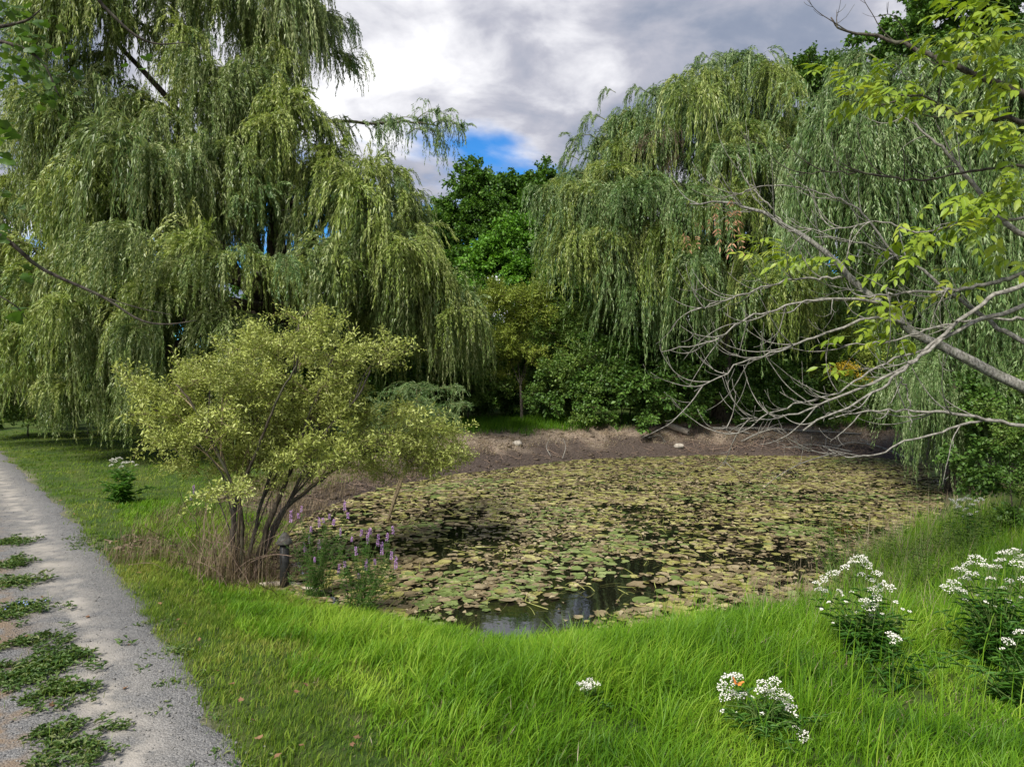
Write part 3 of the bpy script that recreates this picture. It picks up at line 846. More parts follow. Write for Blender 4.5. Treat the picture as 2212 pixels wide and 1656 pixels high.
for i, (x, d, tp, lab) in enumerate([(-120, 50, 520, 'woodland tree beyond the lawn at the far end of the path'), (60, 46, 600, 'woodland tree behind the low skirts of the tallest willow'), (260, 52, 560, 'woodland tree behind the tallest willow and its lawn'),
                                     (820, 50, 600, 'woodland tree showing under the bare willow limb'), (1300, 48, 560, 'woodland tree behind the round-topped willow, near the clearing'), (1500, 50, 540, 'woodland tree behind the thick fork of the round-topped willow'),
                                     (1690, 46, 560, 'woodland tree behind the two pale slender trunks'), (1900, 46, 540, 'woodland tree behind the ash branches and goldenrod'), (2100, 44, 520, 'woodland tree behind the trailing willow strands'),
                                     (2330, 40, 420, 'woodland tree at the right end of the far wood'), (640, 52, 600, 'woodland tree straight behind the tallest willow trunk'), (1230, 46, 600, 'woodland tree right behind the small yellow-green tree'), (1000, 47, 640, 'woodland tree left behind the small bright tree')]):
    hh = (800 - tp)
    broadleaf('woodland_tree', lab, 'tree', gb(x, d), [LB(x - 30, tp + 70, d, 60, 60, 2, 9, 1.15), LB(x + 50, tp + 110, d, 60, 70, 2, 9, 1.15), LB(x - 40, tp + 180, d - 1, 80, 60, 2, 8, 1.15), LB(x + 40, tp + 220, d - 1, 80, 60, 2, 8, 1.15), LB(x - 20, tp + 290, d - 2, 90, 50, 2, 9, 1.2), LB(x + 60, 880, d - 3, 90, 40, 1.6, 7, 1.1)], VM[2:] + VD if i % 3 else VD, .28, 1.0, 'trees of the wood behind')

# ------------------------------------------------------------------ shrubs of the far bank
broadleaf('small_tree', 'small yellow-green willow-leaved tree with dark stem beside the clearing', 'tree', gb(1128, 31.5), [LB(1105, 670, 32, 45, 40, 1.2, 14, 1.0), LB(1150, 720, 32, 45, 45, 1.2, 12, 1.0), LB(1085, 750, 32, 35, 40, 1.0, 9, .9), LB(1140, 800, 31.5, 40, 35, 1.0, 8, .9)], VSY, .09, 1.0, None, M_BARK_D)
SHR = [('olive shrub standing left of the clearing', 1010, 780, 32, 45, 60, VS, 12, 1.0), ('leafy shrub under the right edge of the tallest willow', 900, 790, 31, 55, 50, VS, 12, 1.0),
       ('low dark shrub at the foot of the tallest willow', 840, 850, 29.5, 50, 40, VSD, 9, .9), ('grey-green shrub right of the small yellow-green tree', 1250, 730, 31.5, 60, 55, VS, 16, 1.0),
       ('dark bush at the bank top right of the clearing', 1240, 840, 30.8, 60, 50, VSD + VS[:1], 14, .9), ('dark bush behind the round stone on the mud', 1340, 820, 31, 60, 60, VSD, 14, 1.0),
       ('broad-leaved dark bush under the round-topped willow', 1430, 850, 30.5, 55, 50, VSD, 13, 1.0), ('dark bush above the pipe lying on the mud', 1530, 850, 31, 60, 60, VSD, 13, 1.0),
       ('dark bush behind the brush pile on the mud', 1650, 850, 31.5, 60, 55, VSD, 12, 1.0), ('light green shrub below the pale slender trunks', 1760, 720, 34, 60, 60, VSY + VS, 13, 1.0),
       ('yellowish shrub beside the goldenrod', 1870, 780, 33, 60, 60, VSY + VS, 13, 1.0), ('mossy green bush above the right end of the mud', 1900, 870, 30, 70, 40, VS, 11, .9),
       ('low grey-green bush at the lawn edge under the willow skirts', 60, 850, 31, 80, 50, VS + VSD, 13, 1.0), ('dark bush in the deep shade behind the willow skirts', 190, 840, 32, 80, 50, VSD, 12, 1.0),
       ('dark bush beside the tallest willow trunk', 480, 850, 30, 70, 50, VSD, 10, 1.0), ('dark bush right of the tallest willow trunk', 690, 830, 30, 70, 60, VSD, 12, 1.0),
       ('tall dark undergrowth behind the tallest willow, next to its trunk', 620, 720, 34, 80, 90, VSD, 15, 1.3), ('tall dark undergrowth under the bare willow limb', 780, 730, 34.5, 80, 80, VSD, 15, 1.3),
       ('tall undergrowth left of the clearing behind the willow edge', 900, 720, 36, 70, 80, VS, 13, 1.3), ('tall dark undergrowth behind the lawn', 380, 740, 34, 90, 100, VSD, 15, 1.3), ('tall dark undergrowth at the end of the lawn', 100, 770, 36, 100, 90, VSD, 15, 1.3), ('tall dark undergrowth behind the willow skirts by the path', 240, 730, 35, 90, 110, VSD, 15, 1.3), ('undergrowth where the path leaves the lawn', -60, 790, 40, 90, 80, VS + VSD, 14, 1.3),
       ('tall dark undergrowth behind the round-topped willow trunk', 1480, 730, 34.5, 80, 100, VSD, 16, 1.3), ('tall dark undergrowth right of the grey-green shrub', 1360, 700, 34.5, 70, 90, VSD, 15, 1.3), ('tall dark undergrowth left of the slender pale trunks', 1620, 740, 35, 80, 100, VSD, 16, 1.3), ('tall undergrowth behind the goldenrod', 1830, 690, 37, 90, 90, VS, 14, 1.3), ('tall dark undergrowth behind the trailing willow', 1990, 720, 36, 100, 110, VSD, 15, 1.3), ('dark undergrowth at the right end of the far bank', 2010, 860, 31, 70, 50, VSD, 12, 1.0), ('dark thicket beyond the trailing willow trunk', 2200, 740, 33, 100, 120, VSD, 15, 1.3),
       ('pale bush behind the clearing', 1090, 800, 38, 70, 60, VS, 16, 1.1), ('yellowish bush filling the gap below the bright tree', 1160, 760, 36, 60, 70, VSY + VS, 16, 1.1), ('olive bush low in the gap left of the small tree', 990, 830, 34, 50, 45, VS, 13, 1.0), ('tall olive bush in the gap under the maple', 1020, 710, 38, 60, 70, VS, 16, 1.2), ('low bush at the back of the clearing', 1060, 850, 37, 80, 30, VSD, 10, 1.0), ('low green bush under the grey-green shrub', 1190, 850, 33, 45, 40, VS, 12, .9), ('ivy-dark bush on the right bank under the trailing willow', 2150, 900, 17.5, 45, 60, VSD, 12, .55),
       ('glossy leafy shrub on the right bank by the white flowers', 2180, 1010, 12.8, 60, 75, VS + VSD, 18, .45), ('leafy shrub overhanging the right end of the pond', 2215, 880, 14.0, 45, 80, VSD + VS, 14, .5)]
for lab, x, y, d, rx, ry, vv, cnt, scl in SHR:
    c = P(x, y, d); b0 = gb(x, d + .2)
    broadleaf('shrub', lab, 'shrub', b0, [(c, (rx * d / FPX, 1.1 * scl, ry * d / FPX), cnt, scl), (c * .7 + b0 * .3 + np.array([rx * d / FPX * .35, -.2, 0]), (rx * d / FPX, 1.0 * scl, ry * d / FPX * .6), int(cnt * .55), scl), (c * .35 + b0 * .65 + np.array([0, -.5, 0]), (rx * d / FPX * 1.1, .8 * scl, ry * d / FPX * .5), int(cnt * .45), scl * .85)], vv, .045, 1.0, 'shrubs round the pond', M_BARK_D, forkf=.3)

# two pale slender trunks in the gap right of the willow
for lab, a in (('straight pale slender trunk rising behind the bare ash branches', [(1779, 860), (1778, 700), (1772, 600), (1768, 420), (1760, 300)]), ('leaning silvery trunk beside the straight pale one', [(1775, 860), (1762, 680), (1748, 610), (1735, 560), (1715, 480)])):
    d = 38.0
    b0 = gb(a[0][0], d)
    t = thing('slender_tree', lab, 'tree', b0)
    pts = [b0] + [P(x, y, d) for x, y in a[1:]]
    link('trunk', limb_mesh(rel(pts, t), .22 if 'straight' in lab else .13, .07, 'trunk', M_BARK_G), t)
    for k in range(14):
        p = pts[-1] + np.array([RNG.normal() * .9, RNG.normal() * .6, RNG.uniform(-1.2, 1.2)])
        place('leafy_branch', VM[k % 2], t, p, RNG.uniform(0, 6.28), (RNG.normal() * .3, RNG.normal() * .3), .7)

# ------------------------------------------------------------------ the bush on the near left bank
VB = [leafy_branch(400 + i, 230, 0.42, 0.066, 0.025, M_BUSH, 0.55, 10, .7, -.25, .6, .007) for i in range(5)]
bB = np.array([-4.35, 11.2, gz(-4.35, 11.2)])
bush = thing('bush', 'pale olive-green bush with twisted stems leaning over the pond edge', 'bush', bB)
stems = [[(510, 1235, 11.2), (505, 1130, 11.3), (515, 1050, 11.3), (540, 1000, 11.4), (560, 900, 11.5), (500, 800, 11.6)], [(540, 1230, 11.2), (580, 1130, 11.3), (620, 1040, 11.4), (650, 950, 11.6), (700, 830, 11.8), (720, 760, 11.9)],
         [(545, 1225, 11.3), (600, 1120, 11.6), (680, 1045, 12.0), (760, 990, 12.6), (830, 950, 13.0), (900, 940, 13.2)], [(520, 1230, 11.1), (520, 1100, 10.9), (470, 980, 10.8), (420, 880, 10.8), (380, 830, 10.8)],
         [(530, 1220, 11.3), (560, 1100, 11.6), (610, 950, 11.9), (640, 800, 12.1), (645, 700, 12.2)], [(515, 1225, 11.2), (520, 1080, 11.0), (560, 960, 10.8), (600, 860, 10.7), (640, 790, 10.7)], [(540, 1225, 11.3), (620, 1090, 11.5), (700, 940, 11.6), (770, 860, 11.8), (800, 800, 12.0)]]
STM, STP = [], []
for i, s_ in enumerate(stems):
    p = [P(*q) for q in s_]; p[0][2] = bB[2] - .1
    STP.append(spline(p, 16)); STM.append(None)
    STM[-1] = link('stem', limb_mesh(rel(p, bush), .055 if i < 3 else .035, .012, 'stem', M_BARK_D if i % 2 == 0 else M_BARK, 7, 22), bush)
CLU = [(385, 850), (405, 905), (375, 945), (430, 965), (455, 805), (480, 865), (525, 760), (540, 825), (560, 900), (500, 950), (600, 770), (610, 850), (640, 715), (650, 790), (660, 930), (690, 845), (720, 780), (740, 890), (780, 830), (800, 795), (790, 935), (830, 965),
       (880, 925), (930, 960), (955, 985), (880, 1000), (840, 1028), (760, 1005), (700, 985), (620, 985), (560, 1005), (470, 1000), (905, 1015), (355, 850), (580, 735), (700, 900), (590, 940), (760, 960), (440, 1020), (520, 1040), (600, 1045), (680, 1035), (540, 960), (640, 880), (450, 900), (520, 880), (820, 900), (850, 985), (930, 1000)]
for (x, y) in CLU:
    d = 11.3 + .0042 * max(0, x - 520) + RNG.normal() * .35
    c = P(x, y, d); si = int(np.argmin([np.min(np.linalg.norm(q - c, axis=1)) for q in STP])); q0 = STP[si]
    near = q0[max(2, int(np.argmin(np.linalg.norm(q0 - c, axis=1))) - 4)]
    mb = MB(); bp3 = spline([near, near * .5 + c * .5 + np.array([0, 0, .10]), c + np.array([0, 0, .05])], 10); mb.tube(rel(bp3, bush), np.linspace(.014, .005, 10), 5)
    br_ = link('branch', mb.mesh('branch', M_TWIG if RNG.random() < .5 else M_BARK_D), bush)
    for k in range(int(RNG.integers(5, 9)) if y < 1015 else 4):
        u = rvec(1)[0]
        p = c + u * np.array([.34, .34, .17]) * RNG.uniform(.2, 1)
        place('leafy_branch', VB[RNG.integers(5)], br_, p, math.atan2(u[1], u[0]) + RNG.normal() * .6, (RNG.normal() * .25, -.3 + RNG.normal() * .3), RNG.uniform(.65, 1.2), bush)
place('leafy_branch', VB[0], bush, P(650, 685, 12.2), 0.3, (0, -.3), .9); place('leafy_branch', VB[1], bush, P(640, 690, 12.2), 2.6, (0, -.2), .9)

# tangle of fine dead twigs round the bush foot
mb = MB(); n = 260
st = np.stack([-4.3 + RNG.normal(size=n) * .45, 11.3 + RNG.normal(size=n) * .4, np.zeros(n)], 1); st[:, 2] = np.maximum(ground_z(st[:, 0], st[:, 1]), WATER)
pts, _ = grow(st, np.c_[RNG.normal(size=(n, 2)) * .5, np.full(n, 1.0)], RNG.uniform(.4, 1.5, n), 9, .008, .13)
ribbons(mb, pts, .009, 0)
tag(link('dead_twigs', mb.mesh('dead_twigs', M_DEADTWIG)), 'tangle of fine brown dead twigs round the foot of the pale bush', 'twigs', kind='stuff')

# young willow at the water's edge just behind the bush
VWS = [willow_branch(240 + i, .6, 1.3, 40, 30, 0.10, 0.014, M_WILLOW_B) for i in range(3)]
bS = np.array([-2.6, 15.8, WATER - .15])
bS[0], bS[2] = -2.9, WATER - .2
sap = thing('young_willow', 'young grey-green willow drooping into the water behind the pale bush', 'willow tree', bS)
for (x, y) in [(900, 840), (850, 880), (940, 900), (880, 930)]:
    link('stem', limb_mesh(rel([bS, P(880, 990, 15.6), P(x, y + 30, 15.3), P(x, y, 15.2)], sap), .03, .008, 'stem', M_TWIG, 5, 10), sap)
for k in range(20):
    x, y = 890 + RNG.normal() * 42, 895 + RNG.normal() * 30
    place('drooping_branch', VWS[k % 3], sap, P(x, y, 15.3 + RNG.normal() * .5), RNG.uniform(0, 6.28), (0, 0), RNG.uniform(.6, 1.0))

# ------------------------------------------------------------------ grass
LEAN = np.array([0.85, 0.35, 0.0])


def grass(name, label, x, y, per, hgt, wid, mat, lean0, leanv, spread, tint0, segs=3, zoff=0.0):
    z = ground_z(x, y) - 0.02 + zoff
    n_ = len(x)
    idx = np.repeat(np.arange(n_), per); k = len(idx)
    base = np.stack([x, y, z], 1)[idx] + np.c_[RNG.normal(size=(k, 2)) * spread, np.zeros(k)]
    hb = np.broadcast_to(hgt, (n_,))[idx] * RNG.uniform(0.55, 1.15, k)
    dr = RNG.normal(size=(k, 3)) * 0.85 + LEAN + np.c_[np.repeat(RNG.normal(size=(n_, 2)) * .5, per, 0), np.zeros(k)]
    dr[:, 2] = 0
    tint = np.clip(np.broadcast_to(tint0, (n_,))[idx] + RNG.normal(0, .13, k), 0, 1)
    mb = MB()
    mb.blades(base, dr, hb, wid * RNG.uniform(.7, 1.3, k), np.abs(lean0 + RNG.normal(size=k) * leanv), tint, 0, segs)
    return tag(link(name, mb.mesh(name, mat)), label, 'grass', kind='stuff')


def scatter(n, x0, x1, y0, y1):
    return RNG.uniform(x0, x1, n), RNG.uniform(y0, y1, n)


# tall bright grass on the near bank
x, y = scatter(60000, -14, 9, 4.6, 18)
s_ = path_s(x, y); sdv = pond_sd(x, y)
nzv = fbm(x, y, .7, 31)
dens = np.clip(1.15 - (y - 5) * .055, .18, 1) * (np.abs(x) < y * .78 + .8)
inbush = np.exp(-(((x + 4.3) / 1.2) ** 2 + ((y - 11.5) / 1.3) ** 2))
tall = (s_ > 0.85 + (nzv - .5) * 1.1) & (sdv > -0.12) & (sdv < 5.2) & (y < 15.5) & (RNG.random(len(x)) < dens * (1 - .95 * inbush)) & ~((y > 17) & (x > -4))
lo_r = smooth(1.5, 3.2, x) * smooth(7.6, 6.2, y)
xt, yt = x[tall], y[tall]
clear = np.ones(len(xt))
for fx, fd in ((1650, 5.6), (1865, 7.1), (2150, 6.9), (1272, 6.1), (1932, 6.4), (2190, 6.2)):
    clear -= .75 * np.exp(-((xt - (fx - CX) / FPX * fd) ** 2 + (yt - fd + .4) ** 2) / (.72 if fx in (1865, 2150, 1650) else .45) ** 2)
clear += (vnoise(xt, yt, 3.0, 44) - .5) * .5
clear = np.clip(clear, .42, 1.15)
hg = clear * (0.16 + 0.30 * smooth(0.8, 2.4, s_[tall]) * (0.35 + 1.2 * nzv[tall])) * (1 - .35 * lo_r[tall]) * (.38 + .62 * smooth(0, 1.5, sdv[tall])) * (1 - .3 * smooth(11, 15, yt))
tt_ = np.clip(.50 + (fbm(xt, yt, .9, 5) - .5) * 1.0 + (vnoise(xt, yt, 4.5, 15) - .5) * .35 - lo_r[tall] * .05, .05, .95)
kt = RNG.random(len(xt)) < .5 + .8 * vnoise(xt, yt, 2.6, 25)
xt, yt, hg, tt_ = xt[kt], yt[kt], hg[kt], tt_[kt]
grass('tall_grass', 'long bright green grass leaning over on the near bank', xt, yt, 9, hg * 1.2, .0105, M_GRASS, 1.25, .45, .05, tt_)
print('tall tufts', len(xt))
kk = RNG.random(len(xt)) < .03 + .10 * smooth(.55, .7, fbm(xt, yt, 1.1, 37)) + .12 * smooth(2.0, 4.0, xt)
grass('thatch', 'scattered straw and yellowed blades in the long grass', xt[kk], yt[kk], 4, hg[kk] * .9, .008, M_DRYG, 1.2, .5, .07, RNG.uniform(.2, 1, kk.sum()))
# coarse seed-headed grass at the right
x, y = scatter(9000, 1.8, 10.5, 5.0, 15)
sdv = pond_sd(x, y)
k = (sdv > -.15) & (RNG.random(len(x)) < np.clip(.15 + .8 * smooth(3.5, 6, x) * smooth(8, 10, y), 0, 1) * .6) & (np.abs(x) < y * .78 + .8)
grass('seeding_grass', 'coarse grey-green grass with straw tips by the white flowers', x[k], y[k], 5, RNG.uniform(.45, .85, k.sum()), .009, M_GRASS, .7, .4, .06, RNG.uniform(.3, .7, k.sum()))
grass('straw_grass', 'straw-coloured dead grass among the white flowers', *scatter(520, 3.2, 9.6, 7.5, 13.3), 4, .6, .006, M_DRYG, .7, .4, .08, .6)
x, y = scatter(6000, 4.6, 11.5, 9.5, 17); sdv = pond_sd(x, y)
k = (sdv > -.5) & (sdv < 1.6) & (y < 13.5) & (RNG.random(len(x)) < .45)
grass('pond_edge_sedge', 'tall sedgy grass and weeds along the right edge of the pond', x[k], y[k], 4, RNG.uniform(.3, .65, k.sum()), .010, M_SHRUB, .7, .4, .07, RNG.uniform(.3, .95, k.sum()))
k = (sdv > -.6) & (sdv < 1.4) & (RNG.random(len(x)) < .12)
grass('pond_edge_straw', 'tan dead stalks along the right edge of the pond', x[k], y[k], 3, RNG.uniform(.5, 1.0, k.sum()), .008, M_DRYG, .5, .3, .05, RNG.uniform(.2, .9, k.sum()))
# short mown verge along the path and the left lawn
x, y = scatter(42000, -34, 4, 4.0, 34)
s_ = path_s(x, y); sdv = pond_sd(x, y)
vis = (x > -y * .78 - .6) & (x < y * .78)
k = vis & (s_ > -.12 + (fbm(x, y, 2.2, 77) - .45) * .7) & (s_ < np.where(y < 12, 2.0, 18)) & (sdv > .8) & (RNG.random(len(x)) < np.clip(1.2 - y * .02, .3, 1)) & ((y < 12) | (x < -4))
grass('verge_grass', 'short yellowish-green mown grass along the edge of the gravel path', x[k], y[k], 6, .085 + .05 * fbm(x[k], y[k], 1.4, 3), .008 + .0005 * y[k].mean(), M_LAWN, .7, .4, .07, np.clip(.42 + (fbm(x[k], y[k], .8, 12) - .5) * 1.0, 0, 1), 2)
x, y = scatter(22000, -6, 3, 4.0, 12); s_ = path_s(x, y)
k = (s_ > -.1) & (s_ < 1.6 + 1.2 * fbm(x, y, 1, 8)) & (np.abs(x) < y * .78 + .5)
grass('verge_grass_near', 'dense short grass with brown bits near the start of the path', x[k], y[k], 8, .07 + .08 * fbm(x[k], y[k], 1.8, 3), .007, M_LAWN, .8, .4, .05, np.clip(.47 + (fbm(x[k], y[k], 1.3, 15) - .5) * 1.2 + RNG.normal(0, .2, k.sum()), 0, 1), 2)
x, y = scatter(5000, -6, 3, 4.0, 12); s_ = path_s(x, y)
k = (s_ > -.1) & (s_ < 1.5 + 1.0 * fbm(x, y, 1, 8)) & (fbm(x, y, 1.7, 71) > .45)
grass('verge_straw', 'dead straw bits among the short grass beside the path', x[k], y[k], 4, .06, .007, M_DRYG, 1.3, .4, .06, RNG.uniform(0, .8, k.sum()), 2)
# bank-top grass across the pond
x, y = scatter(15000, -6, 17, 24, 37); sdv = pond_sd(x, y)
k = (sdv > 2.5 + (fbm(x, y, 1.0, 41) - .5) * 1.8) & (sdv < 8) & (RNG.random(len(x)) < np.where(x < 4, .9, .35))
grass('bank_grass', 'mid-green grass along the top of the far bank', x[k], y[k], 6, .22 + .3 * fbm(x[k], y[k], .8, 9), .022, M_GRASS, .6, .35, .12, np.clip(.25 + (fbm(x[k], y[k], 1, 6) - .5) * .6, 0, 1), 2)
x, y = scatter(15000, -4, 16, 22, 32); sdv = pond_sd(x, y)
k = (sdv > .9 + (fbm(x, y, 1.5, 43) - .5) * 1.4) & (sdv < 3.2) & (fbm(x, y, 2.2, 83) > .45)
grass('dead_bank_grass', 'flattened tan dead grass on the upper mud slope', x[k], y[k], 4, .16, .02, M_DRYG, 1.4, .4, .12, RNG.uniform(.0, .75, k.sum()), 2)
# dried stems and litter round the bush foot
x, y = scatter(4200, -7.2, -2.6, 10.6, 22.5); sdv = pond_sd(x, y)
k = (sdv > -.1) & (sdv < 2.3) & (fbm(x, y, 1.5, 19) > .36)
grass('dry_litter_grass', 'brown dried grass and litter round the foot of the pale bush', x[k], y[k], 5, RNG.uniform(.15, .5, k.sum()), .008, M_DRYG, .8, .5, .08, RNG.uniform(0, .5, k.sum()), 2)
x = -4.5 + RNG.normal(size=70) * .28; y = 11.0 + RNG.normal(size=70) * .22
grass('dead_reed_stems', 'tall brown dead stems standing round the bush trunk', x, y, 3, RNG.uniform(.5, 1.0, 70), .012, M_DRYG, .25, .2, .03, RNG.uniform(0, .45, 70), 3)

# ------------------------------------------------------------------ lily pads
M_PAD = []
for nm, c0, c1, c2 in (('green_pad', (0.08, 0.12, 0.024), (0.15, 0.195, 0.055), (0.25, 0.29, 0.11)), ('olive_pad', (0.10, 0.10, 0.022), (0.25, 0.235, 0.065), (0.40, 0.37, 0.15)), ('brown_pad', (0.065, 0.048, 0.024), (0.20, 0.155, 0.083), (0.37, 0.31, 0.19))):
    m, h, out = newmat(nm)
    tcn = h.n('ShaderNodeTexCoord'); geo = h.n('ShaderNodeNewGeometry'); oi = h.n('ShaderNodeObjectInfo')
    n1 = h.noise(geo.outputs['Position'], 9.0, 5.0, .65)
    f = h.math('ADD', h.math('MULTIPLY', attr(h), .55), h.math('ADD', h.math('MULTIPLY', n1, .5), h.math('MULTIPLY', h.math('SUBTRACT', oi.outputs['Random'], .6), .3)), clamp=True)
    col = h.ramp(f, [(0.15, c0), (.5, c1), (.85, c2)])
    n2 = h.noise(geo.outputs['Position'], 26.0, 4.0, .7)
    col = h.mix(h.maprange(n2, .60, .70, 0, .7), col, (0.09, 0.055, 0.03))
    b = h.n('ShaderNodeBsdfPrincipled'); h.put(b.inputs['Base Color'], col)
    b.inputs['Roughness'].default_value = .42; b.inputs['Specular IOR Level'].default_value = .4
    bp = h.n('ShaderNodeBump'); bp.inputs['Strength'].default_value = .35; bp.inputs['Distance'].default_value = .02
    h.put(bp.inputs['Height'], h.noise(geo.outputs['Position'], 40.0, 3.0)); h.t.links.new(bp.outputs[0], b.inputs['Normal'])
    h.t.links.new(b.outputs[0], out.inputs[0]); M_PAD.append(m)


def pad_shape(seed, ragged=0.0, curl=0.0, n=15):
    """unit-radius heart-shaped pad: notch at -x"""
    rng = np.random.default_rng(seed)
    a = np.linspace(-PI + .16, PI - .16, n)
    r = 1.0 + ragged * rng.normal(size=n) * .35
    r[0] *= .95; r[-1] *= .95
    ring = np.stack([np.cos(a) * r * 1.1, np.sin(a) * r * .95, curl * (.5 + .5 * np.sin(a * 2 + rng.uniform(0, 6))) ** 2 * .2 + rng.random(n) * .02], 1)
    inner = ring * np.array([.55, .55, .25])
    v = np.vstack([[[-.12, 0, 0]], inner, ring])
    f = [(0, 1 + i, 2 + i) for i in range(n - 1)]
    for i in range(n - 1):
        a0, a1, b0, b1 = 1 + i, 2 + i, 1 + n + i, 2 + n + i
        f += [(a0, b0, b1), (a0, b1, a1)]
    return v, np.array(f)


def pad_low(seed, ragged):
    v, f = pad_shape(seed, ragged, .1, 9)
    v = np.vstack([v[:1], v[10:]]); return v, np.array([(0, 1 + i, 2 + i) for i in range(8)])


PADLO = [pad_low(60 + i, .1 if i < 4 else .5) for i in range(8)]
PADS = [pad_shape(i, .0 + .08 * (i % 3), .15 * (i % 4)) for i in range(8)] + [pad_shape(20 + i, .55, .5 + .2 * i, 13) for i in range(6)]
# density: dense carpet, open water pool near the front
x, y = scatter(44000, -5.2, 15.5, 8.4, 28.3)
sdv = pond_sd(x, y)
def blob(cx, cy, rx, ry, ang=0.0):
    c, s2 = math.cos(ang), math.sin(ang)
    u = (x - cx) * c + (y - cy) * s2; v2 = -(x - cx) * s2 + (y - cy) * c
    return np.exp(-((u / rx) ** 2 + (v2 / ry) ** 2) ** 2)
openw = np.maximum.reduce([blob(.1, 9.4, 1.35, .95, .2), blob(1.5, 10.7, 1.6, .65, .7), blob(2.3, 12.2, .7, .55, .8), .62 * blob(-1.3, 14.0, .35, 3.2, .06), blob(2.2, 10.9, .8, .35, .2), .9 * blob(3.6, 13.0, .8, .22, -.1), .85 * blob(5.2, 15.0, .9, .2), .5 * blob(-2.6, 17.6, 2.0, .9, .5), .8 * blob(7.5, 19.5, 1.4, .22), .5 * blob(-3.9, 15.2, .9, .9)])
clus = fbm(x, y, .75, 50)
gaps = smooth(.60, .70, fbm(x * .45, y, 1.1, 60))
k = (sdv < -.05) & (RNG.random(len(x)) < np.clip((.50 + .9 * (clus - .35)) * (1 - .85 * gaps), .05, 1)) & (RNG.random(len(x)) > openw * 1.02)
x, y, clus, sdv = x[k], y[k], clus[k], sdv[k]
order = np.argsort(y); x, y, clus = x[order], y[order], clus[order]
rad = RNG.uniform(.035, .095, len(x)) * (1 + .45 * (clus > .55) * RNG.random(len(x)))
greenf = fbm(x, y, .55, 90)
kindr = RNG.random(len(x))
kind = np.where(kindr < smooth(.52, .70, greenf) * .7 + .05, 0, np.where(kindr < .50, 1, 2))
# a few hand-set single pads in the open pool
hp = [(1.95, 10.35, .15, 0), (2.35, 10.75, .13, 0), (3.05, 10.75, .12, 0), (2.9, 11.15, .12, 0), (2.0, 11.05, .16, 2), (2.35, 11.25, .17, 2), (2.65, 11.1, .14, 2), (.45, 11.9, .13, 0), (-.55, 10.55, .16, 2), (-.15, 10.75, .16, 2)]
x = np.r_[[q[0] for q in hp], x]; y = np.r_[[q[1] for q in hp], y]; rad = np.r_[[q[2] for q in hp], rad]; kind = np.r_[[q[3] for q in hp], kind]
print('pads', len(x))
PADM = [[None] * len(PADS) for _ in range(3)]
labs = [('green round lily pad floating on the near part of the pond', 'green lily pads'), ('olive-yellow lily pad floating on the near part of the pond', 'olive lily pads'), ('brown withered lily pad floating on the near part of the pond', 'withered brown lily pads')]
rest = [MB(), MB(), MB()]
score = rad / y
vis_ = (np.abs(x) < y * .70) & (y > 9.1 + .9 * np.abs(x - .4) * .35)
top300 = set(np.argsort(-(score * vis_))[:300].tolist())
for i in range(len(x)):
    kd = int(kind[i])
    sh = int(RNG.integers(0, 8)) if kd < 2 and RNG.random() < .85 else int(RNG.integers(8, 14))
    yaw = RNG.uniform(0, 2 * PI); z = WATER + .004 + .012 * RNG.random(); tl = RNG.normal(size=2) * (.03 if kd < 2 else .06)
    if i in top300:
        if PADM[kd][sh] is None:
            q = MB(); q.add(*PADS[sh], .5); PADM[kd][sh] = q.mesh('lily_pad', M_PAD[kd], True)
        o = link('lily_pad', PADM[kd][sh], None, (x[i], y[i], z + .01))
        o.rotation_euler = (tl[0], tl[1], yaw); o.scale = (rad[i],) * 3
        tag(o, labs[kd][0], 'lily pad', labs[kd][1])
    else:
        v, f = PADS[sh] if y[i] < 11.5 else PADLO[RNG.integers(0, 4) if sh < 8 else RNG.integers(4, 8)]
        Rm = np.array(Matrix.Rotation(tl[0], 3, 'X') @ Matrix.Rotation(tl[1], 3, 'Y') @ Matrix.Rotation(yaw, 3, 'Z'))
        rest[kd].add((v * rad[i]) @ Rm.T + np.array([x[i], y[i], z]), f, RNG.random())
for kd, nm in enumerate(('green', 'olive', 'brown')):
    tag(link('lily_pad_carpet', rest[kd].mesh('lily_pad_carpet', M_PAD[kd], True)), 'carpet of small %s lily pads covering the far part of the pond' % ('withered brown' if kd == 2 else nm), 'lily pads', kind='stuff')
# submerged rotted leaves and floating stalks between the pads
x, y = scatter(30000, -5, 15.5, 8.4, 28.0); sdv = pond_sd(x, y)
op2 = np.maximum.reduce([blob(.1, 9.4, 1.25, .9, .2), blob(1.5, 10.7, 1.5, .55, .7), blob(2.3, 12.2, .6, .45, .8), .6 * blob(-1.3, 14.0, .35, 3.2, .06)])
k = (sdv < -.05) & (RNG.random(len(x)) > op2 * 1.03) & (RNG.random(len(x)) < np.clip(fbm(x, y, .9, 70) * 1.25 - .1, 0.08, 1)); x, y = x[k], y[k]; n = len(x)
a = RNG.uniform(0, 2 * PI, n)
mb = MB(); mb.leaves(np.stack([x, y, np.full(n, WATER + .006) + RNG.random(n) * .012], 1), np.stack([np.cos(a), np.sin(a), RNG.normal(size=n) * .10], 1), np.array([0, 0, 1.0]) + RNG.normal(size=(n, 3)) * .18, RNG.uniform(.06, .17, n), RNG.uniform(.03, .09, n), RNG.random(n))
tag(link('rotted_leaf_mat', mb.mesh('rotted_leaf_mat', M_PAD[2])), 'mat of rotted brown leaf scraps floating between the lily pads', 'leaf litter', kind='stuff')
x, y = scatter(1500, -5, 15, 10, 28); k = pond_sd(x, y) < -.2; x, y = x[k], y[k]; n = len(x)
a = RNG.uniform(0, 2 * PI, n); ln = RNG.uniform(.2, .6, n)
tt = np.linspace(0, 1, 6)
cv = RNG.normal(size=n) * .25
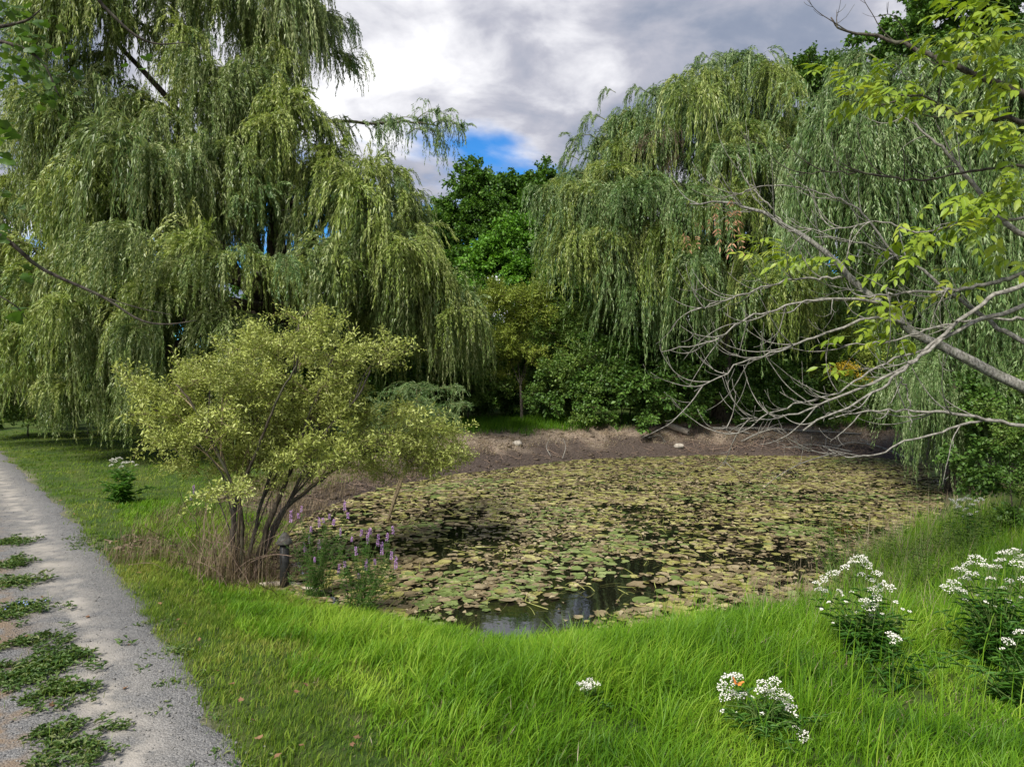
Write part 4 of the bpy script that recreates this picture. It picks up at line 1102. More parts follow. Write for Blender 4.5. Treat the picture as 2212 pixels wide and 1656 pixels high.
pts = np.stack([x[:, None] + np.cos(a)[:, None] * ln[:, None] * tt - np.sin(a)[:, None] * (cv * ln)[:, None] * (tt * (1 - tt)) * 4, y[:, None] + np.sin(a)[:, None] * ln[:, None] * tt + np.cos(a)[:, None] * (cv * ln)[:, None] * (tt * (1 - tt)) * 4, np.full((n, 6), WATER + .012) + .08 * RNG.random(n)[:, None] * (tt * (1 - tt)) * 4], 2)
mb = MB(); ribbons(mb, pts, .012, 0, .5)
tag(link('lily_stalks', mb.mesh('lily_stalks', leafmat('lily_stalk', (.16, .16, .05), (.25, .26, .07), (.3, .3, .1), .1))), 'thin yellowish lily stalks lying across the pads', 'stalks', kind='stuff')


# ------------------------------------------------------------------ white-flowered boneset plants
def flower_head(seed, R, n):
    rng = np.random.default_rng(seed); mb = MB()
    rr = R * np.sqrt(rng.random(n)); a = rng.uniform(0, 6.283, n)
    p = np.stack([rr * np.cos(a), rr * np.sin(a), .35 * R * (1 - (rr / R) ** 2) + rng.normal(size=n) * R * .12], 1)
    sz = rng.uniform(.006, .012, n)
    v = oct_[None] * np.array([1, 1, .8]) * sz[:, None, None] * rng.uniform(.7, 1.3, (n, 6, 1)) + p[:, None]
    mb.add(v.reshape(-1, 3), (np.arange(n)[:, None, None] * 6 + of[None]).reshape(-1, 3), .5, 0)
    tw = np.stack([np.zeros((n // 3, 3)) - np.array([0, 0, R * .9]), p[::3][:n // 3] * .7 - np.array([0, 0, R * .3]), p[::3][:n // 3]], 1)
    ribbons(mb, tw, .003, 1)
    return mb.mesh('flower_head', [M_WHITE, M_STEM])


FH = [flower_head(i, .055 + .014 * i, 36 + 12 * i) for i in range(4)]
FHS = [flower_head(10 + i, .026, 14) for i in range(3)]


def stalk_leaves(mb, pts, tg, per, L, W, mat=0, up=.35):
    """pairs of lance-shaped leaves up a stem"""
    n_ = len(pts)
    idx = np.linspace(1, n_ - 2, per).astype(int)
    for j, i in enumerate(idx):
        a = j * 1.57 + RNG.normal() * .3
        for sg in (0, PI):
            d = np.array([math.cos(a + sg), math.sin(a + sg), up + RNG.normal() * .2])
            f_ = 1 - .45 * j / per
            mb.leaves(pts[i][None], d[None], np.array([[0, 0, 1.0]]) + RNG.normal(size=(1, 3)) * .2, L * f_ * RNG.uniform(.8, 1.2), W * f_, np.array([np.clip(RNG.normal(.45, .18), 0, 1)]), mat, .15, .4, .25)


def boneset(label, base, heads, stems_n, L=.14, W=.03, group='white-flowered plants'):
    """heads: list of (world point, size class)"""
    t = thing('white_flower_plant', label, 'flowering plant', base, group)
    mb = MB()
    for i, (hp_, big_) in enumerate(heads):
        hp_ = np.asarray(hp_, float)
        r0 = base + np.array([RNG.normal() * .07, RNG.normal() * .07, -.03])
        mid = r0 * .45 + hp_ * .55 + np.array([-(hp_[0] - r0[0]) * .15, 0, .05])
        p = spline([r0, mid, hp_ - np.array([0, 0, .06])], 10)
        mb.tube(rel(p, t), np.linspace(.006, .003, 10), 4, .5, 1)
        if i % 2 == 0 or len(heads) < 8: stalk_leaves(mb, rel(p, t), None, 6, L, W)
    for k in range(stems_n):
        hh_ = np.mean([q[0][2] for q in heads]) - base[2]
        e = base + np.array([RNG.normal() * .26, RNG.normal() * .2, hh_ * RNG.uniform(.35, .85)])
        p = spline([base + np.array([RNG.normal() * .08, RNG.normal() * .08, -.03]), base * .4 + e * .6 + np.array([0, 0, .04]), e], 9)
        mb.tube(rel(p, t), np.linspace(.005, .002, 9), 4, .5, 1)
        stalk_leaves(mb, rel(p, t), None, 7, L, W)
    link('leafy_stems', mb.mesh('leafy_stems', [M_HERB, M_STEM]), t)
    for hp_, big_ in heads:
        place('flower_head', FH[RNG.integers(1, 4)] if big_ == 2 else FH[RNG.integers(0, 2)] if big_ == 1 else FHS[RNG.integers(3)], t, hp_, RNG.uniform(0, 6), (RNG.normal() * .25, RNG.normal() * .25), RNG.uniform(.65, .95))
    return t


def hd(lst, d): return [(P(x, y, d + RNG.normal() * .09), b_) for x, y, b_ in lst]


def gbase(x, y_bottom, d):
    X_ = (x - CX) / FPX * d
    return np.array([X_, d, gz(X_, d)])


boneset('white-flowered plant with an orange butterfly resting on its flowers', gbase(1650, 0, 5.6), hd([(1560, 1482, 1), (1575, 1468, 2), (1590, 1460, 1), (1565, 1505, 1), (1585, 1500, 2), (1605, 1500, 1), (1625, 1505, 0), (1640, 1490, 1), (1655, 1480, 2), (1660, 1500, 2), (1680, 1495, 2), (1675, 1470, 1), (1690, 1515, 2), (1710, 1530, 1), (1700, 1505, 1), (1720, 1545, 0), (1560, 1535, 0), (1590, 1540, 0), (1645, 1540, 0), (1720, 1575, 1), (1735, 1590, 1), (1750, 1595, 0), (1690, 1620, 1), (1700, 1610, 0)], 5.55), 20, .13, .024)
boneset('broad clump of white flowers beside the pond with its darkest leaves below', gbase(1865, 0, 7.1), hd([(1780, 1250, 2), (1800, 1240, 2), (1765, 1260, 1), (1775, 1275, 2), (1840, 1215, 2), (1855, 1208, 2), (1870, 1218, 2), (1825, 1225, 1), (1895, 1238, 1), (1880, 1250, 1), (1910, 1255, 0), (1905, 1265, 2), (1890, 1275, 2), (1925, 1270, 1), (1870, 1298, 2), (1880, 1310, 2), (1895, 1290, 1), (1815, 1280, 1), (1840, 1278, 0), (1828, 1300, 0), (1790, 1300, 0), (1775, 1315, 0), (1830, 1330, 0), (1850, 1322, 0), (1882, 1330, 1), (1905, 1325, 0), (1935, 1300, 0), (1950, 1315, 0), (1920, 1345, 0), (1800, 1345, 0), (1965, 1320, 0), (1860, 1240, 1)], 7.0), 44, .17, .034)
boneset('tall white-flowered plant on the right bank taller than its neighbours', gbase(2150, 0, 6.9), hd([(2090, 1220, 2), (2110, 1210, 2), (2130, 1222, 2), (2075, 1232, 2), (2100, 1240, 1), (2050, 1270, 2), (2060, 1258, 2), (2075, 1275, 1), (2085, 1250, 1), (2170, 1195, 2), (2190, 1190, 2), (2205, 1205, 2), (2160, 1210, 1), (2150, 1225, 1), (2200, 1220, 2), (2140, 1250, 1), (2165, 1270, 1), (2180, 1255, 1), (2110, 1285, 0), (2085, 1295, 0), (2180, 1300, 1), (2150, 1310, 0), (2205, 1290, 0), (2130, 1300, 0), (2210, 1250, 1)], 6.8), 48, .18, .036)
boneset('white flowers tucked against the shrub on the right bank', gbase(2095, 0, 11.6), hd([(2060, 1085, 2), (2075, 1080, 2), (2090, 1078, 2), (2100, 1090, 2), (2070, 1095, 2), (2085, 1100, 1), (2110, 1082, 1), (2120, 1078, 1), (2095, 1110, 1), (2080, 1115, 0), (2110, 1105, 0)], 11.5), 14, .17, .035)
boneset('single low white flower head rising from the long grass', gbase(1272, 0, 6.1), hd([(1262, 1478, 1), (1272, 1472, 2), (1282, 1480, 1), (1270, 1488, 1)], 6.0), 2, .1, .02)
boneset('small two-headed white flower in front of the broad clump', gbase(1932, 0, 6.4), hd([(1925, 1370, 1), (1935, 1378, 1), (1928, 1388, 0)], 6.3), 5, .16, .03)
boneset('low white flower heads at the foot of the tall plant', gbase(2190, 0, 6.2), hd([(2178, 1385, 1), (2200, 1365, 1), (2165, 1400, 0)], 6.1), 12, .16, .03)
boneset('white umbels on a dark leafy plant alone on the lawn by the path', gbase(262, 0, 15.5), hd([(245, 995, 2), (258, 990, 2), (270, 1000, 2), (285, 998, 1), (240, 1005, 1), (295, 1004, 1), (262, 1008, 1)], 15.4), 18, .24, .07)
boneset('tiny white flower among the grass at the verge', gbase(1020, 0, 5.95), hd([(1015, 1618, 0), (1022, 1622, 0)], 5.9), 1, .08, .015)

# butterfly on the flowers
M_ORANGE = plainmat('orange_wing', (.55, .16, .02), (.72, .28, .06), .7, 40)
M_BLACK = plainmat('black_body', (.01, .01, .01), (.03, .025, .02), .7, 40)
bp_ = P(1592, 1476, 5.42)
bf = thing('butterfly', 'small orange butterfly with dark veins on the white flowers', 'butterfly', bp_)
mb = MB(); mb.tube([(-.017, 0, 0), (0, 0, .003), (.016, 0, .002)], [.0015, .003, .002], 6); link('body', mb.mesh('body', M_BLACK, True), bf)
for sg in (-1, 1):
    for nm, pl in (('forewing', [(.006, 0), (.024, .038), (.012, .05), (-.002, .03)]), ('hindwing', [(0, 0), (-.004, .03), (-.022, .032), (-.024, .012)])):
        mb = MB(); q = np.array([(a_, sg * b_, .004 + abs(b_) * .75) for a_, b_ in pl])
        mb.add(q, [(0, 1, 2), (0, 2, 3)]); mb.add(q + np.array([0, 0, -.0012]), [(0, 2, 1), (0, 3, 2)])
        mb.tube([q[1], q[2]], .0022, 4, .5, 1); mb.tube([q[0], q[1]], .0012, 4, .5, 1); mb.tube([q[0], q[2]], .0008, 4, .5, 1)
        link(nm, mb.mesh(nm, [M_ORANGE, M_BLACK]), bf)
bf.rotation_euler = (.3, -.4, 1.1)


# ------------------------------------------------------------------ purple loosestrife
def spike(seed, H):
    rng = np.random.default_rng(seed); mb = MB(); n_ = 70
    z = rng.random(n_) * H; a = rng.uniform(0, 6.283, n_); r_ = .012 * (1 - .7 * z / H) + .002
    p = np.stack([np.cos(a) * r_ * .4, np.sin(a) * r_ * .4, z], 1)
    mb.leaves(p, np.stack([np.cos(a), np.sin(a), rng.normal(size=n_) * .5 + .3], 1), rvec(n_, rng), .022, .012, rng.random(n_))
    return mb.mesh('flower_spike', [M_PURPLE])


SPK = [spike(i, .08 + .04 * i) for i in range(3)]


def loosestrife(label, base, tips):
    t = thing('purple_flower_plant', label, 'flowering plant', base, 'purple-flowered plants')
    mb = MB()
    for tp in list(tips) + ([np.asarray(q) + np.array([RNG.normal() * .12, RNG.normal() * .12, RNG.uniform(-.45, -.1)]) for q in tips] * 2 if len(tips) > 4 else []):
        tp = np.asarray(tp, float)
        p = spline([base + np.array([RNG.normal() * .12, RNG.normal() * .1, -.05]), base * .4 + tp * .6 + RNG.normal(size=3) * .04, tp], 12)
        mb.tube(rel(p, t), np.linspace(.005, .002, 12), 4, .5, 1)
        stalk_leaves(mb, rel(p, t), None, 10, .09, .016)
        for q in range(2):
            j = RNG.integers(5, 10); e = p[j] + np.array([RNG.normal() * .1, RNG.normal() * .08, RNG.uniform(.12, .25)])
            p2 = spline([p[j], p[j] * .5 + e * .5, e], 6)
            mb.tube(rel(p2, t), .002, 3, .5, 1); stalk_leaves(mb, rel(p2, t), None, 4, .06, .012)
    link('leafy_stems', mb.mesh('leafy_stems', [M_HERB, M_STEM]), t)
    for tp in tips: place('flower_spike', SPK[RNG.integers(3)], t, np.asarray(tp) - np.array([0, 0, .06]), RNG.uniform(0, 6), (RNG.normal() * .12, RNG.normal() * .12), RNG.uniform(.8, 1.15))


loosestrife('purple-flowered spires right of the capped post, the more upright clump', gbase(680, 0, 10.6), [P(x, y, 10.5 + RNG.normal() * .15) for x, y in [(628, 1120), (645, 1110), (650, 1098), (672, 1140), (690, 1130), (700, 1120), (712, 1112), (668, 1165), (720, 1125), (735, 1150), (660, 1185), (690, 1180), (745, 1095), (752, 1110), (680, 1205)]])
loosestrife('purple-flowered spires leaning over the lily pads, the clump in the grass edge', gbase(780, 0, 9.9), [P(x, y, 9.8 + RNG.normal() * .15) for x, y in [(745, 1215), (760, 1160), (770, 1190), (780, 1150), (795, 1165), (800, 1145), (815, 1170), (825, 1190), (835, 1160), (845, 1200), (850, 1145), (810, 1210), (730, 1230), (790, 1225), (855, 1220), (775, 1240)]])
loosestrife('lone faint purple spire in the dry grass left of the bush', gbase(420, 0, 13.0), [P(420, 1060, 13.0), P(412, 1075, 13.0)])

# leafy herbs hanging over the right pond edge, goldenrod behind
for lab, x, y, d, n_ in (('bushy green stems beside the broad white-flowered clump', 1990, 1230, 9.6, 16), ('tall leafy weeds between the pond and the tall white-flowered plant', 2090, 1170, 10.2, 18), ('low leafy weeds at the pond edge behind the broad white-flowered clump', 1830, 1215, 10.2, 14), ('spray of narrow-leaved green stems standing in the water by the right bank', 1790, 1150, 11.8, 12), ('narrow-leaved stems arching over the pond beside the tall straw grass', 1900, 1180, 11.2, 12), ('leafy green stems below the shrub on the right bank', 2040, 1180, 10.8, 12)):
    b0 = gbase(x, 0, d); b0[2] = max(b0[2], WATER - .1)
    t = thing('herb', lab, 'plant', b0, 'green herbs at the right pond edge'); mb = MB()
    for k in range(n_):
        e = P(x + RNG.normal() * 55, y - 40 + RNG.normal() * 35, d + RNG.normal() * .3)
        p = spline([b0 + np.array([RNG.normal() * .15, RNG.normal() * .1, -.03]), b0 * .4 + e * .6 + np.array([0, 0, .08]), e], 12)
        mb.tube(rel(p, t), np.linspace(.005, .002, 12), 4, .5, 1); stalk_leaves(mb, rel(p, t), None, 11, .10, .018)
    link('leafy_stems', mb.mesh('leafy_stems', [M_SHRUB, M_STEM]), t)
VGR = []
for i in range(2):
    rng = np.random.default_rng(900 + i); mb = MB(); n_ = 160
    p = rng.normal(size=(n_, 3)) * np.array([.16, .1, .1]); mb.leaves(p, rvec(n_, rng), rvec(n_, rng), .05, .035); VGR.append(mb.mesh('flower_plume', M_YELLOW))
for lab, pts in (('yellow goldenrod plumes below the bare ash branches', [(1800, 800), (1815, 792), (1830, 788), (1845, 796), (1822, 805)]), ('smaller goldenrod tuft right of the taller one', [(1860, 815), (1880, 820), (1872, 828)])):
    b0 = gb(pts[0][0] + 20, 31.5); t = thing('goldenrod', lab, 'flowering plant', b0); mb = MB()
    for (x, y) in pts:
        e = P(x, y, 31.3); p = spline([b0, b0 * .4 + e * .6, e], 10); mb.tube(rel(p, t), .01, 4, .5, 1); stalk_leaves(mb, rel(p, t), None, 10, .22, .05)
        place('flower_plume', VGR[RNG.integers(2)], t, e, RNG.uniform(0, 6), (0, 0), 1.0)
    link('leafy_stems', mb.mesh('leafy_stems', [M_HERB, M_STEM]), t)


# ------------------------------------------------------------------ weeds down the middle of the path
def weed_mesh(seed, R, n, L, W):
    rng = np.random.default_rng(seed); mb = MB()
    for c in range(max(3, n // 16)):
        cx, cy = rng.normal(size=2) * R * .45
        k = 16; a = rng.uniform(0, 6.283, k)
        p = np.stack([cx + np.cos(a) * .015, cy + np.sin(a) * .015, np.full(k, .0)], 1) + rng.normal(size=(k, 3)) * np.array([.03, .03, 0])
        p[:, 2] = rng.uniform(0, .05, k)
        d = np.stack([np.cos(a), np.sin(a), rng.uniform(.1, .9, k)], 1)
        sz = rng.uniform(.6, 1.3, k)
        mb.leaves(p, d, np.array([0, 0, 1.0]) + rng.normal(size=(k, 3)) * .3, L * sz, W * sz, np.clip(rng.normal(.45, .25, k), 0, 1), 0, .1, .55, .35)
    return mb.mesh('leaves', M_WEED)


WEEDS = [(90, 1455, .42, 'largest leafy weed patch in the middle of the path'), (70, 1400, .25, 'weed patch just beyond the largest one on the path'), (120, 1515, .30, 'weed patch with pale dry leaves touching the largest one'), (45, 1330, .32, 'weed patch with tiny blue flowers on the path'),
         (30, 1270, .34, 'dark weed patch on the path beyond the blue-flowered one'), (20, 1230, .30, 'weed patch under the far grassy tuft on the path'), (25, 1180, .3, 'grassy dull weed tuft at the far end of the path middle'), (120, 1605, .22, 'grassy weed tuft standing alone on the gravel'), (160, 1650, .26, 'weed patch lowest on the path, by the loose gravel'),
         (40, 1490, .2, 'flat weed at the left of the largest patch'), (260, 1585, .09, 'tiny three-leaved weed on bare gravel'), (190, 1620, .08, 'tiny weed seedling between two larger tufts'), (395, 1412, .09, 'small lone green weed near the right path edge'), (140, 1395, .1, 'small pale weed spray on the wheel track side')]
for i, (x, y, R, lab) in enumerate(WEEDS):
    d = CAMZ * FPX / (y - HOR)
    X_ = (x - CX) / FPX * d
    b0 = np.array([X_, d, float(path_z(np.array([X_]), np.array([d]))[0])])
    t = thing('weed_patch', lab, 'weed', b0, 'weeds on the gravel path')
    R *= 1.2
    link('leaves', weed_mesh(500 + i, R, int(40 + 900 * R * R * 5), .04 + .05 * R, .016 + .018 * R), t)
    if i in (0, 2, 3, 5, 7, 8, 6):
        k = int(260 * R); mb = MB(); a = RNG.uniform(0, 6.28, k)
        mb.blades(np.c_[RNG.normal(size=(k, 2)) * R * .4, np.zeros(k)], np.c_[np.cos(a), np.sin(a), a * 0], RNG.uniform(.06, .14, k), .006, RNG.uniform(.5, 1.4, k), RNG.uniform(.1, .8, k), 0, 2)
        tag(link('grass_blades', mb.mesh('grass_blades', M_LAWN), t), kind='stuff')
    if i == 3:
        mb = MB(); mb.leaves(np.c_[RNG.normal(size=(30, 2)) * .14, RNG.uniform(.06, .1, 30)], rvec(30), rvec(30), .02, .018, .5)
        link('blue_flowers', mb.mesh('blue_flowers', plainmat('blue_petal', (.16, .2, .5), (.3, .35, .62), .7)), t)

# small green tufts creeping over the path's edge
x, y = scatter(900, -8, -1, 4.6, 14); s_ = path_s(x, y); k = (s_ < .25) & (s_ > -.38) & (fbm(x, y, 1.4, 66) > .52)
x, y = x[k], y[k]; mb = MB()
for i in range(len(x)):
    q = 14; a = RNG.uniform(0, 6.28, q); p = np.c_[np.full(q, x[i]), np.full(q, y[i]), np.full(q, float(path_z(x[i:i + 1], y[i:i + 1])[0]))] + RNG.normal(size=(q, 3)) * np.array([.05, .05, 0])
    mb.leaves(p, np.c_[np.cos(a), np.sin(a), RNG.uniform(.2, .9, q)], np.tile([0, 0, 1.0], (q, 1)), RNG.uniform(.03, .07, q), RNG.uniform(.012, .024, q), RNG.random(q), 0, .1, .5, .3)
tag(link('edge_weeds', mb.mesh('edge_weeds', M_WEED)), 'low green creeping weeds along the ragged path edge', 'weeds', kind='stuff')

# fallen leaves
def dead_leaf_mesh(seed):
    rng = np.random.default_rng(seed); mb = MB()
    a = np.linspace(0, 2 * PI, 10, endpoint=False); r_ = np.where(np.arange(10) % 2 == 0, 1.0, .62) * rng.uniform(.8, 1.2, 10)
    v = np.vstack([[[0, 0, .02]], np.stack([np.cos(a) * r_, np.sin(a) * r_ * .7, rng.uniform(0, .5, 10)], 1)])
    mb.add(v, [(0, 1 + i, 1 + (i + 1) % 10) for i in range(10)], .5); return mb.mesh('fallen_leaf', M_DEADLEAF)


DL = [dead_leaf_mesh(i) for i in range(4)]
for i, (x, y) in enumerate([(190, 1342), (278, 1405), (385, 1350), (1040, 1600), (560, 1620), (600, 1660), (660, 1500), (640, 1520), (770, 1625), (545, 1580), (760, 1640), (470, 1470), (430, 1400), (300, 1240), (345, 1310), (250, 1180), (160, 1120), (130, 1090), (650, 1640), (520, 1535), (110, 1540), (60, 1390), (500, 1500), (400, 1360), (280, 1210), (100, 1060), (90, 1300), (270, 1500)]):
    d = CAMZ * FPX / (y - HOR); X_ = (x - CX) / FPX * d; s0 = float(path_s(X_, d))
    zz_ = float((path_z if s0 < 0 else ground_z)(np.array([X_]), np.array([d]))[0]) + (.008 if s0 < 0 else .07)
    o = link('fallen_leaf', DL[i % 4], None, (X_, d, zz_)); o.scale = (.034 * RNG.uniform(.7, 1.3),) * 3; o.rotation_euler = (RNG.normal() * .2, RNG.normal() * .2, RNG.uniform(0, 6))
    tag(o, 'curled brown fallen leaf lying on the gravel path' if s0 < 0 else 'curled brown fallen leaf lying in the grass beside the path', 'leaf', 'fallen leaves on the path' if s0 < 0 else 'fallen leaves in the verge')

# ------------------------------------------------------------------ capped standpipe and boards at the bush foot
pb = np.array([-3.62, 11.0, 0]); pb[2] = min(gz(pb[0], pb[1]), WATER) - .1
sp_ = thing('standpipe', 'black upright overflow pipe with a grey cone cap beside the bush', 'pipe', pb)
mb = MB(); H0 = P(605, 1170, 11.0)[2] - pb[2]
mb.tube([(0, 0, 0), (.005, 0, H0 * .5), (0, 0, H0)], .075, 12); link('pipe', mb.mesh('pipe', plainmat('black_plastic', (.012, .012, .012), (.03, .03, .028), .5, 20), True), sp_)
mb = MB(); mb.tube([(0, 0, H0 - .03), (0, 0, H0 - .01), (0, 0, H0 + .05), (0, 0, H0 + .15)], [.115, .13, .10, .03], 14); link('cap', mb.mesh('cap', plainmat('weathered_concrete', (.07, .066, .058), (.15, .142, .125), .9, 14, .5), True), sp_)
M_WOOD = plainmat('bleached_wood', (.26, .22, .17), (.48, .42, .34), .9, 12, .4)
for lab, a_, b_, r_ in (('pale bleached board lying against the black pipe', (560, 1245, 10.9), (650, 1238, 11.1), .05), ('short broken board in the litter right of the black pipe', (650, 1228, 10.9), (700, 1240, 10.7), .045)):
    q0, q1 = P(*a_), P(*b_)
    for q in (q0, q1): q[2] = max(gz(q[0], q[1]), WATER - .02) + .03
    t = thing('board', lab, 'board', q0); mb = MB(); p = spline([q0 - q0, (q1 - q0) * .5 + np.array([0, .02, .01]), q1 - q0], 6); mb.tube(p, [r_ * .8, r_, r_, r_, r_, r_ * .7], 5); link('plank', mb.mesh('plank', M_WOOD), t)

# ------------------------------------------------------------------ mud-bank things: stones, pipe, log, sticks, brush
def rock(name, lab, x, y, d, sx, sy, szz):
    X_ = (x - CX) / FPX * d; t0 = np.array([X_, d, gz(X_, d) + szz * .35])
    rng = np.random.default_rng(int(x)); mb = MB(); nu_, nv_ = 14, 8
    v = []; f = []
    for i in range(nv_ + 1):
        for j in range(nu_):
            th = PI * i / nv_; ph = 2 * PI * j / nu_
            k = 1 + .12 * math.sin(3 * ph + x) * math.sin(th) + (rng.normal() * .05 if 0 < i < nv_ else 0)
            v.append((math.sin(th) * math.cos(ph) * sx * k, math.sin(th) * math.sin(ph) * sy * k, math.cos(th) * szz * k))
    for i in range(nv_):
        for j in range(nu_):
            a_, b_ = i * nu_ + j, i * nu_ + (j + 1) % nu_
            f += [(a_, a_ + nu_, b_ + nu_), (a_, b_ + nu_, b_)]
    mb.add(v, f); o = link(name, mb.mesh(name, M_STONE, True), None, tuple(t0)); return tag(o, lab, 'stone')


rock('stone', 'rounded tan stone sitting on the far mud slope', 1118, 965, 26.6, .20, .15, .13)
rock('stone', 'pale stone just below the pipe on the mud slope', 1466, 958, 28.7, .22, .16, .12)
q0 = np.array([7.0, 30.1, gz(7.0, 30.1) + .16]); cp = thing('culvert_pipe', 'short pale pipe end sticking out of the far mud bank', 'pipe', q0)
mb = MB(); ax_ = unit(np.array([.75, -.55, -.28])); L_ = .75
an = np.arange(14) * 2 * PI / 14; e1 = unit(np.cross(ax_, [0, 0, 1])); e2 = np.cross(e1, ax_)
rings = []
for off, r_ in ((-.3, .13), (L_, .13), (L_, .105), (.1, .105)): rings.append(ax_ * off + r_ * (np.cos(an)[:, None] * e1 + np.sin(an)[:, None] * e2))
v = np.concatenate(rings); f = []
for i in range(3):
    for j in range(14):
        a_, b_ = i * 14 + j, i * 14 + (j + 1) % 14; f += [(a_, b_, b_ + 14), (a_, b_ + 14, a_ + 14)]
mb.add(v, f); link('pipe_wall', mb.mesh('pipe_wall', M_WOOD, True), cp)


def stick(lab, pts, r0, r1, mat, cat='stick', name='stick', twigs=0, group=None):
    """pts in (x,y,depth); laid on the ground unless raised"""
    W_ = []
    for (x, y, d) in pts:
        q = P(x, y, d); q[2] = max(q[2], gz(q[0], q[1]) + r0 * .6) if y else q[2]; W_.append(q)
    t = thing(name, lab, cat, W_[0], group); p = spline(W_, 14); mb = MB()
    mb.tube(rel(p, t), np.linspace(r0, r1, 14), 6)
    for k in range(twigs):
        i = RNG.integers(3, 13); d0 = unit(unit(p[min(i + 1, 13)] - p[i]) + RNG.normal(size=3) * .7 + np.array([0, 0, .3]))
        tw, _ = grow(p[i][None], d0[None], np.array([RNG.uniform(.4, 1.2)]), 8, .05, .14)
        tw[0, :, 2] = np.maximum(tw[0, :, 2], ground_z(tw[0, :, 0], tw[0, :, 1]) + .01)
        mb.tube(rel(tw[0], t), np.linspace(r0 * .45, r1 * .5, 9), 4)
    link('wood', mb.mesh('wood', mat, True), t)


stick('long grey fallen log along the top of the mud bank', [(1540, 930, 30.2), (1640, 926, 30.0), (1740, 930, 29.6), (1860, 950, 29)], .10, .03, M_TWIG_P, 'log', 'log', 6)
stick('forked pale branch poking out of the mud right of the pipe', [(1600, 960, 29.2), (1640, 935, 29), (1680, 925, 28.8), (1700, 935, 28.6)], .05, .015, M_TWIG_P, 'branch', 'fallen_branch', 8)
stick('tangled pale dead branch in the middle of the brush on the mud', [(1840, 985, 28.0), (1790, 965, 28.4), (1740, 960, 28.8), (1700, 975, 28.4)], .05, .015, M_TWIG_P, 'branch', 'fallen_branch', 10)
stick('tangled dead branch at the right end of the brush on the mud', [(1960, 990, 26.6), (1900, 965, 27.4), (1840, 955, 28.2), (1800, 975, 28.4)], .045, .012, M_TWIG_P, 'branch', 'fallen_branch', 10)
stick('dead branch lying down the slope beside the long log', [(1560, 920, 30.0), (1650, 945, 29.4), (1720, 975, 28.5)], .04, .012, M_TWIG_P, 'branch', 'fallen_branch', 8)
stick('thin upright stick standing at the waterline below the round stone', [(1215, 990, 26.3), (1222, 965, 26.5), (1216, 945, 26.6)], .02, .008, M_TWIG_P)
stick('short bent stick beside the upright one on the wet mud', [(1190, 985, 26.3), (1180, 965, 26.6), (1186, 950, 26.7)], .018, .008, M_TWIG_P)
stick('thin stick lying on the tan slope under the dark bushes', [(1400, 945, 29.0), (1425, 940, 29.2), (1438, 955, 28.8)], .02, .008, M_TWIG_P, 'stick', 'stick', 2)
x, y = scatter(8000, -5, 17, 20, 33); xl, yl = scatter(2600, -7, -3, 11.5, 22); x, y = np.r_[x, xl], np.r_[y, yl]; sdv = pond_sd(x, y); k = (sdv > .05) & (sdv < 3.0) & (RNG.random(len(x)) < np.where(x > 7, 1, .45)); x, y = x[k], y[k]; n = len(x)
a = RNG.uniform(0, 6.28, n); ln = RNG.uniform(.08, .42, n) * np.where(x > 7, 1.5, 1)
tt = np.linspace(-.5, .5, 5)
tx = x[:, None] + np.cos(a)[:, None] * ln[:, None] * tt; ty = y[:, None] + np.sin(a)[:, None] * ln[:, None] * tt
tz = ground_z(tx, ty) + .02 + (RNG.random((n, 1)) * np.where(x > 7, .22, .05)[:, None]) * (tt + .5)
mb = MB(); ribbons(mb, np.stack([tx + RNG.normal(size=tx.shape) * .01, ty, tz], 2), .018, 0, .5)
tag(link('mud_twigs', mb.mesh('mud_twigs', M_DEADTWIG)), 'small brown twigs and debris strewn over the far mud bank', 'twigs', kind='stuff')


x, y = scatter(9000, -5, 17, 20, 32); xl, yl = scatter(2600, -7, -3, 11.5, 22); x, y = np.r_[x, xl], np.r_[y, yl]; sdv = pond_sd(x, y); k = (sdv > .0) & (sdv < 3.0) & (RNG.random(len(x)) < fbm(x, y, 1.6, 88) * 1.1); x, y = x[k], y[k]; n = len(x)
r = RNG.uniform(.015, .05, n) * (1 + 1.2 * (RNG.random(n) < .08))
v = oct_[None] * np.array([1.3, 1.0, .7]) * r[:, None, None] * RNG.uniform(.6, 1.4, (n, 6, 1)) + np.stack([x, y, ground_z(x, y) + r * .2], 1)[:, None]
mb = MB(); mb.add(v.reshape(-1, 3), (np.arange(n)[:, None, None] * 6 + of[None]).reshape(-1, 3), np.repeat(np.clip(smooth(.3, 2.2, sdv[k]) * .6 + RNG.normal(size=n) * .25, 0, 1), 6))
tag(link('mud_clods', mb.mesh('mud_clods', plainmat('mud_clod', (.03, .022, .017), (.32, .25, .18), .95, 8, .3, .1, True))), 'brown clods and bits of bark littering the far mud bank', 'debris', kind='stuff')

